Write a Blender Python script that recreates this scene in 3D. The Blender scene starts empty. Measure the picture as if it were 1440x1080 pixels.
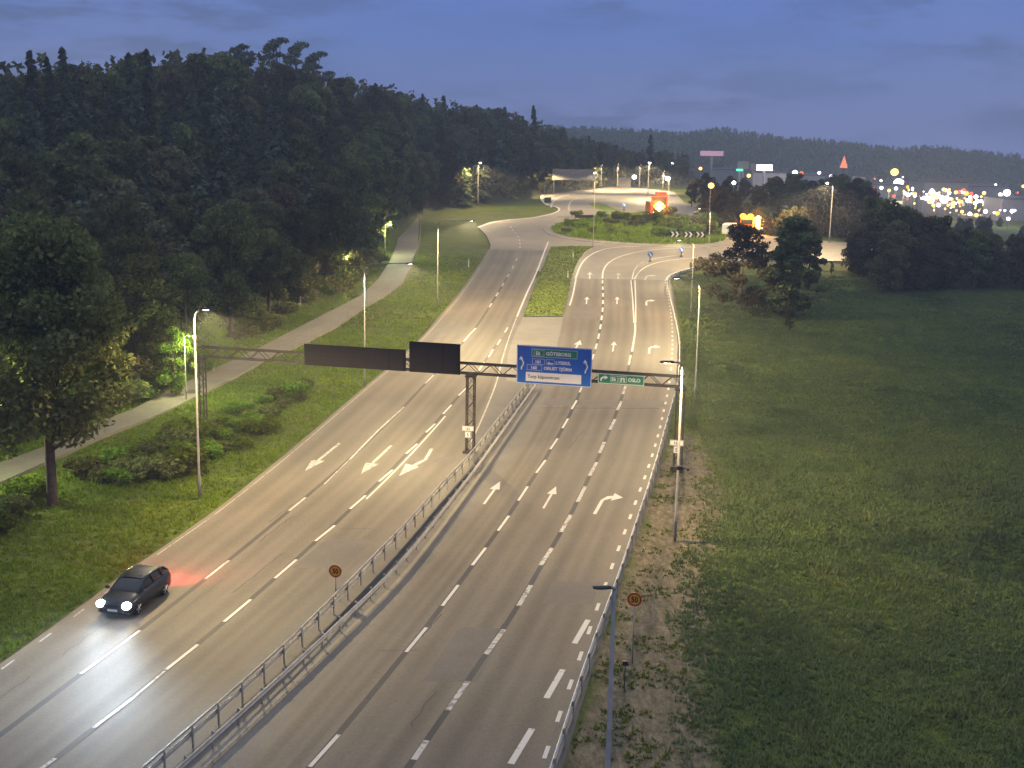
import bpy, bmesh, math, random
import numpy as np
from mathutils import Vector, Matrix, noise as mnoise

random.seed(7)
sc = bpy.context.scene
C = sc.collection
R = math.radians

# ------------------------------------------------------------------ terrain
HC = 23.1                                   # camera height above the near road
FPX, YH, ROLL = 1800.0, 178.0, 0.018        # focal length (px of a 1440 wide frame), horizon row, roll
TH = math.atan2(540 - YH, FPX)


def sm(a, b, x):
    t = min(1.0, max(0.0, (x - a) / (b - a)))
    return t * t * (3 - 2 * t)


_hs = [0.0]
for _y in range(0, 1300):
    s_ = 0.035 * sm(100, 140, _y) * (1 - sm(285, 325, _y)) - 0.03 * sm(370, 430, _y) * (1 - sm(620, 700, _y))
    _hs.append(_hs[-1] + s_)
_hs = np.array(_hs)


def hbase(y):
    y = max(0.0, min(1299.0, y))
    i = int(y)
    f = y - i
    return float(_hs[i] * (1 - f) + _hs[min(i + 1, 1299)] * f)


HX = [-200, 0, 150, 260, 400, 500, 545, 590, 700, 770, 850, 930, 1000]
HE = [84, 92, 108, 122, 150, 185, 215, 262, 285, 325, 360, 400, 430]       # where the wood begins
HR = [185, 200, 210, 220, 245, 275, 290, 320, 365, 400, 440, 480, 520]     # where the ridge stands
HZ = [19, 22.5, 23, 25, 25.0, 22.6, 22, 20.5, 18.5, 14.0, 7.5, 4.5, 3]         # ridge height of the ground
RX = [600, 840, 880, 950, 1000, 1040, 1080, 1150, 1240, 1290, 1340, 1440, 1600]
RY = [170, 174, 176, 181, 174, 179, 186, 191, 201, 198, 204, 213, 222]


def terrain(x, y):
    z = hbase(y) - 11.0 * sm(52, 110, x) * sm(215, 300, y)
    yy = max(y, 30.0)
    px = max(-200.0, min(1600.0, 720 + FPX * x / yy))
    if px < 1000 and y > 60:
        e = float(np.interp(px, HX, HE))
        r = float(np.interp(px, HX, HR))
        g = float(np.interp(px, HX, HZ))
        if y > e:
            t = min(1.0, (y - e) / (r - e))
            s = t * t * (3 - 2 * t)
            z = z + (g - z) * (0.35 * t + 0.65 * s)
    if y > 600:
        zr = HC - (float(np.interp(px, RX, RY)) - (YH + ROLL * (px - 720))) * 880 / FPX - 9.0
        z = z + (zr - z) * sm(640, 880, y)
    return z


ct, st, cr, sr = math.cos(TH), math.sin(TH), math.cos(ROLL), math.sin(ROLL)


def ray(px, py):
    x, y = px - 720, py - 540
    u, v = cr * x + sr * y, -sr * x + cr * y
    return u, FPX * ct - v * st, -(FPX * st + v * ct)


def G(px, py, dz=0.0):
    """ground point seen at a pixel of the survey photograph, dz above the terrain"""
    u, f, d = ray(px, py)
    lo, hi = 5.0, 1100.0
    n = 400
    prev = lo
    for i in range(1, n + 1):
        yy = lo * (hi / lo) ** (i / n)
        if HC + d * yy / f < terrain(u * yy / f, yy) + dz:
            a, b = prev, yy
            for _ in range(40):
                m = (a + b) / 2
                if HC + d * m / f < terrain(u * m / f, m) + dz:
                    b = m
                else:
                    a = m
            return Vector((u * b / f, b, terrain(u * b / f, b)))
        prev = yy
    return Vector((u * hi / f, hi, terrain(u * hi / f, hi)))


def at_depth(px, py, Y):
    u, f, d = ray(px, py)
    return Vector((u * Y / f, Y, HC + d * Y / f))


def GP(pts, dz=0.0):
    return [G(p[0], p[1], dz) for p in pts]


# ------------------------------------------------------------------ node helpers
def new_mat(name):
    m = bpy.data.materials.new(name)
    m.use_nodes = True
    nt = m.node_tree
    b = nt.nodes['Principled BSDF']
    return m, nt, b


def nd(nt, t, **kw):
    n = nt.nodes.new(t)
    for k, v in kw.items():
        if k.startswith('i_'):
            n.inputs[k[2:]].default_value = v
        else:
            setattr(n, k, v)
    return n


def ramp(nt, fac, stops):
    n = nt.nodes.new('ShaderNodeValToRGB')
    e = n.color_ramp.elements
    while len(e) < len(stops):
        e.new(0.5)
    for i, (p, c) in enumerate(stops):
        e[i].position = p
        e[i].color = (c[0], c[1], c[2], 1) if not isinstance(c, (int, float)) else (c, c, c, 1)
    nt.links.new(fac, n.inputs[0])
    return n.outputs[0]


def mixc(nt, fac, a, b, mode='MIX'):
    n = nt.nodes.new('ShaderNodeMix')
    n.data_type = 'RGBA'
    n.blend_type = mode
    for s, v in ((0, fac), (6, a), (7, b)):
        if isinstance(v, bpy.types.NodeSocket):
            nt.links.new(v, n.inputs[s])
        elif isinstance(v, (int, float)):
            n.inputs[s].default_value = v
        else:
            n.inputs[s].default_value = (v[0], v[1], v[2], 1)
    return n.outputs[2]


def mth(nt, op, a, b=0.0, c=0.0):
    n = nt.nodes.new('ShaderNodeMath')
    n.operation = op
    for i, v in enumerate((a, b, c)):
        if isinstance(v, bpy.types.NodeSocket):
            nt.links.new(v, n.inputs[i])
        else:
            n.inputs[i].default_value = v
    return n.outputs[0]


def nz(nt, scale, detail=4, vec=None, rough=0.55):
    n = nd(nt, 'ShaderNodeTexNoise')
    n.inputs['Scale'].default_value = scale
    n.inputs['Detail'].default_value = detail
    n.inputs['Roughness'].default_value = rough
    if vec is None:
        vec = nd(nt, 'ShaderNodeNewGeometry').outputs['Position']
    nt.links.new(vec, n.inputs['Vector'])
    return n.outputs['Fac']


def vscale(nt, vec, s):
    n = nd(nt, 'ShaderNodeVectorMath', operation='MULTIPLY')
    nt.links.new(vec, n.inputs[0])
    n.inputs[1].default_value = s
    return n.outputs[0]


def bump(nt, b, hgt, strength=0.4, dist=0.05):
    n = nd(nt, 'ShaderNodeBump')
    n.inputs['Strength'].default_value = strength
    n.inputs['Distance'].default_value = dist
    nt.links.new(hgt, n.inputs['Height'])
    nt.links.new(n.outputs[0], b.inputs['Normal'])


def plain(name, col, rough=0.6, metal=0.0, var=0.25, scale=3.0, spec=0.4):
    """a painted or metal surface with slight soiling"""
    m, nt, b = new_mat(name)
    n = nz(nt, scale, 5)
    c = ramp(nt, n, [(0.3, [v * (1 - var) for v in col]), (0.7, [min(1, v * (1 + var * 0.6)) for v in col])])
    nt.links.new(c, b.inputs['Base Color'])
    nt.links.new(ramp(nt, n, [(0.3, rough * 0.85), (0.7, min(1, rough * 1.15))]), b.inputs['Roughness'])
    b.inputs['Metallic'].default_value = metal
    b.inputs['Specular IOR Level'].default_value = spec
    return m


def glow(name, col, strength, sample=False):
    m = bpy.data.materials.new(name)
    m.use_nodes = True
    nt = m.node_tree
    nt.nodes.remove(nt.nodes['Principled BSDF'])
    e = nd(nt, 'ShaderNodeEmission')
    e.inputs[0].default_value = (*col, 1)
    e.inputs[1].default_value = strength
    nt.links.new(e.outputs[0], nt.nodes['Material Output'].inputs[0])
    m.cycles.emission_sampling = 'AUTO' if sample else 'NONE'
    return m


def mat_asphalt(name, dark, light, tracks):
    m, nt, b = new_mat(name)
    pos = nd(nt, 'ShaderNodeNewGeometry').outputs['Position']
    big = nz(nt, 0.12, 5, pos)
    str_ = nz(nt, 1.0, 6, vscale(nt, nd(nt, 'ShaderNodeUVMap').outputs[0], (5.5, 0.06, 1))) if tracks else nz(nt, 0.5, 6, pos)
    fine = nz(nt, 9, 3, pos)
    base = mixc(nt, ramp(nt, big, [(0.3, 0.0), (0.7, 1.0)]), dark, light)
    base = mixc(nt, 0.35, base, ramp(nt, str_, [(0.25, 0.62), (0.75, 1.3)]), 'MULTIPLY')
    base = mixc(nt, 0.6, base, ramp(nt, fine, [(0.25, 0.75), (0.75, 1.25)]), 'MULTIPLY')
    if tracks:
        uv = nd(nt, 'ShaderNodeUVMap').outputs[0]
        sep = nd(nt, 'ShaderNodeSeparateXYZ')
        nt.links.new(uv, sep.inputs[0])
        t = mth(nt, 'COSINE', mth(nt, 'MULTIPLY', sep.outputs[0], 4 * math.pi))
        t = mth(nt, 'MULTIPLY_ADD', t, -0.5, 0.5)
        wob = nz(nt, 1.0, 4, vscale(nt, uv, (1.0, 0.03, 1)))
        t = mth(nt, 'MULTIPLY', mth(nt, 'POWER', t, 1.5), ramp(nt, wob, [(0.25, 0.55), (0.7, 1.0)]))
        base = mixc(nt, t, base, ramp(nt, fine, [(0.0, 0.56), (1.0, 0.74)]), 'MULTIPLY')
        # oil-darkened middle of the lane
        o = mth(nt, 'COSINE', mth(nt, 'MULTIPLY', mth(nt, 'SUBTRACT', sep.outputs[0], 0.5), 2 * math.pi))
        o = mth(nt, 'POWER', mth(nt, 'MAXIMUM', o, 0.0), 8.0)
        base = mixc(nt, mth(nt, 'MULTIPLY', o, 0.45), base, (0.62, 0.61, 0.62), 'MULTIPLY')
        # repair patches laid across the lanes
        vo = nd(nt, 'ShaderNodeTexVoronoi')
        nt.links.new(vscale(nt, pos, (0.16, 0.045, 0)), vo.inputs['Vector'])
        vo.inputs['Scale'].default_value = 1.0
        base = mixc(nt, 0.35, base, ramp(nt, nd_sep(nt, vo.outputs['Color']), [(0.0, 0.82), (1.0, 1.12)]), 'MULTIPLY')
    nt.links.new(base, b.inputs['Base Color'])
    b.inputs['Roughness'].default_value = 0.72
    b.inputs['Specular IOR Level'].default_value = 0.3
    bump(nt, b, fine, 0.25, 0.02)
    return m


def nd_sep(nt, col):
    n = nd(nt, 'ShaderNodeSeparateColor')
    nt.links.new(col, n.inputs[0])
    return n.outputs[0]


def mat_marking(name, col, wear):
    m, nt, b = new_mat(name)
    f = nz(nt, 5.0, 5)
    g = nz(nt, 0.6, 2)
    w = mth(nt, 'ADD', mth(nt, 'MULTIPLY', f, 0.7), mth(nt, 'MULTIPLY', g, 0.3))
    c = ramp(nt, w, [(wear - 0.04, (0.16, 0.15, 0.14)), (wear + 0.05, col)])
    nt.links.new(c, b.inputs['Base Color'])
    b.inputs['Roughness'].default_value = 0.6
    return m


def mat_grass_ground(name='grassland', k=0.72):
    m, nt, b = new_mat(name)
    pos = nd(nt, 'ShaderNodeNewGeometry').outputs['Position']
    a = nz(nt, 0.09, 6, pos, 0.6)
    c = nz(nt, 0.7, 6, pos, 0.65)
    d = nz(nt, 3.5, 5, pos, 0.7)
    col = ramp(nt, a, [(0.3, (0.058 * k, 0.088 * k, 0.016 * k)), (0.5, (0.090 * k, 0.126 * k, 0.020 * k)), (0.72, (0.122 * k, 0.145 * k, 0.032 * k))])
    col = mixc(nt, 0.8, col, ramp(nt, c, [(0.28, 0.45), (0.5, 0.95), (0.75, 1.45)]), 'MULTIPLY')
    col = mixc(nt, 0.8, col, ramp(nt, d, [(0.28, 0.4), (0.72, 1.6)]), 'MULTIPLY')
    w2 = nz(nt, 0.22, 7, vscale(nt, pos, (1.0, 0.6, 1)), 0.7)
    col = mixc(nt, ramp(nt, w2, [(0.54, 0.0), (0.68, 0.75)]), col, (0.105, 0.085, 0.040))
    at = nd(nt, 'ShaderNodeAttribute', attribute_name='dirt').outputs['Fac']
    e = nz(nt, 1.0, 6, vscale(nt, pos, (1.0, 0.28, 1)), 0.7)
    k = mth(nt, 'ADD', at, mth(nt, 'MULTIPLY_ADD', e, 1.5, -0.70))
    k = ramp(nt, k, [(0.30, 0.0), (0.75, 1.0)])
    soil = ramp(nt, nz(nt, 2.6, 6, vscale(nt, pos, (1.5, 0.5, 1)), 0.7),
                [(0.3, (0.060, 0.048, 0.034)), (0.5, (0.132, 0.108, 0.076)), (0.72, (0.24, 0.20, 0.145))])
    col = mixc(nt, mth(nt, 'MULTIPLY', k, 0.9), col, soil)
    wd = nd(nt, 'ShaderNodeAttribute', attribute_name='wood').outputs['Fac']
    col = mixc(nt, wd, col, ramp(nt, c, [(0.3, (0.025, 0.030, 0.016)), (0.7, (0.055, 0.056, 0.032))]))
    nt.links.new(col, b.inputs['Base Color'])
    b.inputs['Roughness'].default_value = 0.95
    b.inputs['Specular IOR Level'].default_value = 0.1
    bump(nt, b, d, 0.9, 0.12)
    return m


def mat_leaf(name, c0, c1, c2, trans=0.3, patchy=False):
    m, nt, b = new_mat(name)
    g = nd(nt, 'ShaderNodeNewGeometry')
    oi = nd(nt, 'ShaderNodeObjectInfo')
    big = nz(nt, 0.28, 3, g.outputs['Position'])
    f = mth(nt, 'ADD', mth(nt, 'MULTIPLY', g.outputs['Random Per Island'], 0.45), mth(nt, 'MULTIPLY', big, 0.55))
    col = ramp(nt, f, [(0.15, c0), (0.5, c1), (0.85, c2)])
    if patchy:
        pw = nz(nt, 0.075, 6, vscale(nt, g.outputs['Position'], (1.0, 0.65, 1)), 0.62)
        col = mixc(nt, 1.0, col, ramp(nt, pw, [(0.30, (0.50, 0.56, 0.62)), (0.48, (0.95, 0.95, 0.95)), (0.62, (1.15, 1.1, 0.9)), (0.72, (1.55, 1.22, 0.95))]), 'MULTIPLY')
    hs = nd(nt, 'ShaderNodeHueSaturation')
    hs.inputs['Hue'].default_value = 0.5
    nt.links.new(mth(nt, 'MULTIPLY_ADD', oi.outputs['Random'], 0.05, 0.475), hs.inputs['Hue'])
    nt.links.new(mth(nt, 'MULTIPLY_ADD', oi.outputs['Random'], 1.0, 0.55), hs.inputs['Value'])
    nt.links.new(col, hs.inputs['Color'])
    nt.nodes.remove(b)
    df = nd(nt, 'ShaderNodeBsdfDiffuse')
    tr = nd(nt, 'ShaderNodeBsdfTranslucent')
    mx = nd(nt, 'ShaderNodeMixShader')
    mx.inputs[0].default_value = trans
    nt.links.new(hs.outputs[0], df.inputs[0])
    nt.links.new(hs.outputs[0], tr.inputs[0])
    nt.links.new(df.outputs[0], mx.inputs[1])
    nt.links.new(tr.outputs[0], mx.inputs[2])
    nt.links.new(mx.outputs[0], nt.nodes['Material Output'].inputs[0])
    return m


M = {}
M['ground'] = mat_grass_ground()
M['lawn'] = mat_grass_ground('mown_grass', 1.25)
M['asphalt'] = mat_asphalt('asphalt', (0.128, 0.108, 0.082), (0.158, 0.135, 0.104), True)
M['patch'] = mat_asphalt('patched_asphalt', (0.098, 0.088, 0.076), (0.122, 0.108, 0.093), False)
M['asphalt_plain'] = mat_asphalt('ring_asphalt', (0.155, 0.136, 0.112), (0.20, 0.176, 0.146), False)
M['asphalt_path'] = mat_asphalt('path_asphalt', (0.135, 0.120, 0.096), (0.175, 0.158, 0.128), False)
M['slab'] = mat_asphalt('concrete_slab', (0.17, 0.155, 0.13), (0.22, 0.20, 0.165), False)
M['median'] = mat_asphalt('median_gravel', (0.10, 0.092, 0.08), (0.16, 0.145, 0.12), False)
M['kerb'] = plain('kerb_stone', (0.30, 0.28, 0.25), 0.8, 0, 0.3, 2)
M['seam_and_shade'] = mat_asphalt('tar_seam_and_shade', (0.035, 0.034, 0.034), (0.06, 0.058, 0.056), False)
M['white'] = mat_marking('road_paint', (0.50, 0.48, 0.43), 0.36)
M['worn'] = mat_marking('worn_road_paint', (0.42, 0.40, 0.355), 0.46)
M['galv'] = plain('galvanised_steel', (0.60, 0.58, 0.54), 0.5, 0.15, 0.2, 2.5)
M['pole'] = plain('painted_lamp_pole', (0.20, 0.19, 0.19), 0.55, 0.1, 0.25, 2.5)
M['galv_old'] = plain('weathered_steel', (0.30, 0.29, 0.27), 0.6, 0.25, 0.35, 2.0)
M['lattice'] = plain('dull_lattice_steel', (0.060, 0.055, 0.050), 0.75, 0.0, 0.35, 2.0, 0.08)
M['rail'] = plain('median_rail_steel', (0.40, 0.38, 0.34), 0.55, 0.1, 0.3, 2.0)
M['dark'] = plain('dark_metal', (0.03, 0.032, 0.036), 0.5, 0.3, 0.3, 4)
M['panelback'] = plain('sign_back_grey', (0.017, 0.0155, 0.020), 0.85, 0.0, 0.2, 5, 0.04)
M['blue'] = plain('sign_blue', (0.016, 0.115, 0.46), 0.4, 0, 0.08, 1.0, 0.3)
M['green'] = plain('sign_green', (0.012, 0.20, 0.105), 0.4, 0, 0.08, 1.0, 0.3)
M['signwhite'] = plain('sign_white', (0.72, 0.72, 0.70), 0.45, 0, 0.06, 1.0, 0.3)
M['signblack'] = plain('sign_black', (0.012, 0.012, 0.013), 0.5, 0, 0.1, 1.0, 0.3)
M['yellow'] = plain('sign_yellow', (0.62, 0.30, 0.03), 0.45, 0, 0.15, 6.0, 0.3)
M['red'] = plain('sign_red', (0.38, 0.035, 0.02), 0.45, 0, 0.15, 6.0, 0.3)
M['bark'] = plain('bark', (0.085, 0.070, 0.055), 0.95, 0, 0.5, 6.0, 0.1)
M['bark_pale'] = plain('pale_bark', (0.17, 0.14, 0.11), 0.95, 0, 0.5, 6.0, 0.1)
M['leaf'] = mat_leaf('broad_leaves', (0.035, 0.042, 0.016), (0.105, 0.118, 0.042), (0.185, 0.195, 0.070))
M['leaf_fresh'] = mat_leaf('fresh_leaves', (0.055, 0.088, 0.012), (0.098, 0.150, 0.018), (0.15, 0.21, 0.03))
M['needle'] = mat_leaf('needles', (0.040, 0.052, 0.030), (0.090, 0.112, 0.066), (0.150, 0.172, 0.098), 0.2)
M['leaf_brown'] = mat_leaf('olive_leaves', (0.060, 0.052, 0.030), (0.105, 0.092, 0.048), (0.145, 0.125, 0.062))
M['blade'] = mat_leaf('grass_blades', (0.066, 0.098, 0.010), (0.112, 0.154, 0.014), (0.165, 0.200, 0.03), 0.3, True)
M['blade_dry'] = mat_leaf('field_grass_blades', (0.056, 0.078, 0.034), (0.090, 0.112, 0.048), (0.132, 0.140, 0.066), 0.3, True)
M['carpaint'] = plain('dark_car_paint', (0.022, 0.028, 0.034), 0.25, 0.3, 0.1, 1.0, 0.5)
M['glass'] = plain('dark_glass', (0.012, 0.016, 0.02), 0.06, 0, 0.05, 1.0, 0.6)
M['rubber'] = plain('tyre_rubber', (0.018, 0.018, 0.018), 0.9, 0, 0.2, 5, 0.2)
M['rim'] = plain('wheel_rim', (0.4, 0.4, 0.42), 0.35, 0.8, 0.1, 3)
M['orange'] = plain('truck_orange', (0.55, 0.14, 0.02), 0.45, 0, 0.12, 2)
M['truckwhite'] = plain('truck_white', (0.62, 0.62, 0.60), 0.45, 0, 0.1, 2)
M['wall'] = plain('grey_cladding', (0.24, 0.25, 0.27), 0.7, 0, 0.15, 0.5)
M['wall_warm'] = plain('pale_cladding', (0.34, 0.32, 0.29), 0.7, 0, 0.15, 0.5)
M['wall_red'] = plain('red_cladding', (0.25, 0.05, 0.06), 0.7, 0, 0.15, 0.5)
M['roof'] = plain('roof_felt', (0.06, 0.06, 0.065), 0.85, 0, 0.2, 0.8)
M['lens'] = glow('lamp_lens', (1.0, 0.86, 0.62), 30)
M['lens_off'] = plain('unlit_lens', (0.35, 0.36, 0.38), 0.2, 0, 0.05, 1)
M['glow_y'] = glow('sodium_glow', (1.0, 0.62, 0.16), 3.2)
M['glow_o'] = glow('amber_glow', (1.0, 0.36, 0.05), 2.6)
M['glow_w'] = glow('white_glow', (1.0, 0.95, 0.85), 8)
M['glow_c'] = glow('cold_glow', (0.85, 0.93, 1.0), 8)
M['glow_v'] = glow('violet_glow', (0.86, 0.72, 1.0), 5)
M['glow_r'] = glow('red_glow', (1.0, 0.12, 0.06), 2.2)
M['glow_g'] = glow('green_glow', (0.10, 1.0, 0.50), 2.0)
M['glow_pink'] = glow('pink_sign_glow', (0.55, 0.30, 0.42), 0.85)
M['glow_tri'] = glow('orange_sign_glow', (1.0, 0.26, 0.12), 1.2)
M['glow_white_sign'] = glow('white_sign_glow', (0.92, 0.86, 1.0), 6)
M['glow_dim'] = glow('dim_window_and_wall_glow', (1.0, 0.78, 0.45), 1.2)
M['head'] = glow('headlight_glow', (0.92, 0.96, 1.0), 40)
M['tail'] = glow('tail_glow', (1.0, 0.07, 0.03), 3.0)
M['amber_hot'] = glow('amber_beacon', (1.0, 0.40, 0.04), 3.4)
M['amber_white'] = glow('amber_white_beacon', (1.0, 0.55, 0.12), 7)


# ------------------------------------------------------------------ mesh helpers
class MB:
    def __init__(self):
        self.v, self.f = [], []

    def add(self, vs, fs):
        b = len(self.v)
        self.v.extend([tuple(p) for p in vs])
        self.f.extend([tuple(b + i for i in f) for f in fs])
        return self

    def box(self, c, s, rz=0.0, rx=0.0):
        hx, hy, hz = s[0] / 2, s[1] / 2, s[2] / 2
        m = Matrix.Rotation(rz, 3, 'Z') @ Matrix.Rotation(rx, 3, 'X')
        vs = [Vector(c) + m @ Vector((sx * hx, sy * hy, sz * hz)) for sz in (-1, 1) for sy in (-1, 1) for sx in (-1, 1)]
        return self.add(vs, [(0, 2, 3, 1), (4, 5, 7, 6), (0, 1, 5, 4), (2, 6, 7, 3), (0, 4, 6, 2), (1, 3, 7, 5)])

    def tube(self, path, rad, n=8, cap=True):
        path = [Vector(p) for p in path]
        if not isinstance(rad, (list, tuple)):
            rad = [rad] * len(path)
        rings = []
        for i, p in enumerate(path):
            d = (path[min(i + 1, len(path) - 1)] - path[max(i - 1, 0)]).normalized()
            a = d.orthogonal().normalized() if abs(d.z) < 0.9 else Vector((1, 0, 0))
            a = (a - d * a.dot(d)).normalized()
            if abs(d.z) < 0.9:
                a = d.cross(Vector((0, 0, 1))).normalized()
            b = d.cross(a)
            rings.append([p + (a * math.cos(2 * math.pi * k / n) + b * math.sin(2 * math.pi * k / n)) * rad[i] for k in range(n)])
        vs = [q for r_ in rings for q in r_]
        fs = []
        for i in range(len(path) - 1):
            for k in range(n):
                fs.append((i * n + k, i * n + (k + 1) % n, (i + 1) * n + (k + 1) % n, (i + 1) * n + k))
        if cap:
            fs.append(tuple(reversed(range(n))))
            fs.append(tuple((len(path) - 1) * n + k for k in range(n)))
        return self.add(vs, fs)

    def ball(self, c, r, n=8, sz=1.0):
        vs, fs = [], []
        m = max(4, n // 2 + 1)
        for i in range(m + 1):
            t = math.pi * i / m
            for k in range(n):
                a = 2 * math.pi * k / n
                vs.append((c[0] + r * math.sin(t) * math.cos(a), c[1] + r * math.sin(t) * math.sin(a), c[2] + r * sz * math.cos(t)))
        for i in range(m):
            for k in range(n):
                fs.append((i * n + k, (i + 1) * n + k, (i + 1) * n + (k + 1) % n, i * n + (k + 1) % n))
        return self.add(vs, fs)

    def prism(self, pts, y0, y1):
        """polygon in x-z (counter-clockwise seen from -y), from y0 (front) to y1"""
        n = len(pts)
        vs = [(p[0], y0, p[1]) for p in pts] + [(p[0], y1, p[1]) for p in pts]
        fs = [tuple(range(n)), tuple(reversed(range(n, 2 * n)))]
        for i in range(n):
            j = (i + 1) % n
            fs.append((j, i, n + i, n + j))
        return self.add(vs, fs)

    def loft(self, rings, close=True, cap=True):
        n = len(rings[0])
        vs = [p for r_ in rings for p in r_]
        fs = []
        for i in range(len(rings) - 1):
            for k in range(n if close else n - 1):
                fs.append((i * n + k, i * n + (k + 1) % n, (i + 1) * n + (k + 1) % n, (i + 1) * n + k))
        if cap and close:
            fs.append(tuple(reversed(range(n))))
            fs.append(tuple((len(rings) - 1) * n + k for k in range(n)))
        return self.add(vs, fs)

    def mesh(self, name, mat, smooth=False):
        me = bpy.data.meshes.new(name)
        me.from_pydata(self.v, [], self.f)
        if mat:
            me.materials.append(mat)
        if smooth:
            me.polygons.foreach_set('use_smooth', [True] * len(me.polygons))
        me.update()
        return me

    def build(self, name, mat, parent=None, smooth=False, bevel=0.0):
        o = bpy.data.objects.new(name, self.mesh(name, mat, smooth))
        C.objects.link(o)
        if parent:
            o.parent = parent
        if bevel:
            b = o.modifiers.new('bevel', 'BEVEL')
            b.width = bevel
            b.segments = 2
            b.limit_method = 'ANGLE'
        return o


def np_mesh(name, V, F, mats, midx=None, smooth=False):
    me = bpy.data.meshes.new(name)
    V = np.asarray(V, dtype=np.float32)
    F = np.asarray(F, dtype=np.int32)
    k = F.shape[1]
    me.vertices.add(len(V))
    me.vertices.foreach_set('co', V.ravel())
    me.loops.add(F.size)
    me.loops.foreach_set('vertex_index', F.ravel())
    me.polygons.add(len(F))
    me.polygons.foreach_set('loop_start', np.arange(0, F.size, k, dtype=np.int32))
    for m in mats:
        me.materials.append(m)
    if midx is not None:
        me.polygons.foreach_set('material_index', np.asarray(midx, dtype=np.int32))
    if smooth:
        me.polygons.foreach_set('use_smooth', np.ones(len(F), dtype=bool))
    me.update(calc_edges=True)
    me.validate()
    return me


def link(name, me, parent=None, loc=None, rz=0.0, s=1.0):
    o = bpy.data.objects.new(name, me)
    C.objects.link(o)
    if parent:
        o.parent = parent
    if loc is not None:
        o.location = loc
    o.rotation_euler = (0, 0, rz)
    o.scale = (s, s, s) if not isinstance(s, tuple) else s
    return o


def tag(o, label, cat, group=None, kind=None):
    o['label'] = label
    o['category'] = cat
    if group:
        o['group'] = group
    if kind:
        o['kind'] = kind
    return o


def thing(name, label, cat, loc, rz=0.0, group=None):
    o = bpy.data.objects.new(name, None)
    o.empty_display_size = 0.3
    C.objects.link(o)
    o.location = loc
    o.rotation_euler = (0, 0, rz)
    return tag(o, label, cat, group)


def struct(o, label=None):
    o['kind'] = 'structure'
    if label:
        o['label'] = label
    return o


def xfun(pts):
    """x as a function of y through survey points (near to far), continued straight at both ends"""
    w = sorted([(p.y, p.x) for p in pts])
    ys = [a for a, _ in w]
    xs = [b for _, b in w]

    def f(y):
        if y <= ys[0]:
            k = min(len(ys) - 1, 2)
            return xs[0] + (y - ys[0]) * (xs[k] - xs[0]) / (ys[k] - ys[0])
        if y >= ys[-1]:
            k = max(0, len(ys) - 3)
            return xs[-1] + (y - ys[-1]) * (xs[-1] - xs[k]) / (ys[-1] - ys[k])
        return float(np.interp(y, ys, xs))
    return f


def smooth_fun(f, y0, y1, win=6.0):
    yy = np.arange(y0, y1 + 1, 1.0)
    raw = np.array([f(y) for y in np.arange(y0 - 12, y1 + 13, 1.0)])
    k = np.exp(-0.5 * (np.arange(-12, 13) / (win / 2)) ** 2)
    k /= k.sum()
    s = np.convolve(raw, k, 'valid')
    return lambda y: float(np.interp(y, yy, s))


YS = list(np.arange(24, 150, 1.5)) + list(np.arange(150, 420, 3.0)) + list(np.arange(420, 1001, 10.0))
YCUT = [y for y in YS if 24 < y < 420]


def flat_area(name, pts, zoff, mat, parent=None, skirt=0.5, wall_mat=None):
    """polygon lying on the terrain; cut along the terrain's own rows so that it follows every slope; skirt turns its rim down"""
    bm = bmesh.new()
    vs = [bm.verts.new((p[0], p[1], 0)) for p in pts]
    fa = bm.faces.new(vs)
    if fa.calc_area() and fa.normal.z < 0:
        fa.normal_flip()
    bm.normal_update()
    ymin, ymax = min(p[1] for p in pts), max(p[1] for p in pts)
    for yc in YCUT:
        if ymin < yc < ymax:
            bmesh.ops.bisect_plane(bm, geom=bm.verts[:] + bm.edges[:] + bm.faces[:], plane_co=(0, yc, 0), plane_no=(0, 1, 0), dist=1e-5)
    bmesh.ops.triangulate(bm, faces=bm.faces[:])
    bmesh.ops.recalc_face_normals(bm, faces=bm.faces[:])
    if sum(f.normal.z for f in bm.faces) < 0:
        bmesh.ops.reverse_faces(bm, faces=bm.faces[:])
    for v in bm.verts:
        v.co.z = hbase(v.co.y) - 11.0 * sm(52, 110, v.co.x) * sm(215, 300, v.co.y) + zoff
    if skirt:
        be = [e for e in bm.edges if e.is_boundary]
        r_ = bmesh.ops.extrude_edge_only(bm, edges=be)
        for g in r_['geom']:
            if isinstance(g, bmesh.types.BMVert):
                g.co.z -= skirt
        if wall_mat:
            for g in r_['geom']:
                if isinstance(g, bmesh.types.BMFace):
                    g.material_index = 1
    me = bpy.data.meshes.new(name)
    bm.to_mesh(me)
    bm.free()
    me.materials.append(mat)
    if wall_mat:
        me.materials.append(wall_mat)
    return link(name, me, parent)


def resample(pts, step):
    pts = [Vector((p[0], p[1], 0)) for p in pts]
    out = [pts[0]]
    acc = 0.0
    for a, b in zip(pts[:-1], pts[1:]):
        L = (b - a).length
        d = step - acc
        while d <= L:
            out.append(a + (b - a) * (d / L))
            d += step
        acc = L - (d - step)
    if (out[-1] - pts[-1]).length > step * 0.3:
        out.append(pts[-1])
    return out


def chaikin(pts, n=2):
    pts = [Vector((p[0], p[1], 0)) for p in pts]
    for _ in range(n):
        q = [pts[0]]
        for a, b in zip(pts[:-1], pts[1:]):
            q += [a * 0.75 + b * 0.25, a * 0.25 + b * 0.75]
        q.append(pts[-1])
        pts = q
    return pts


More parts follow.
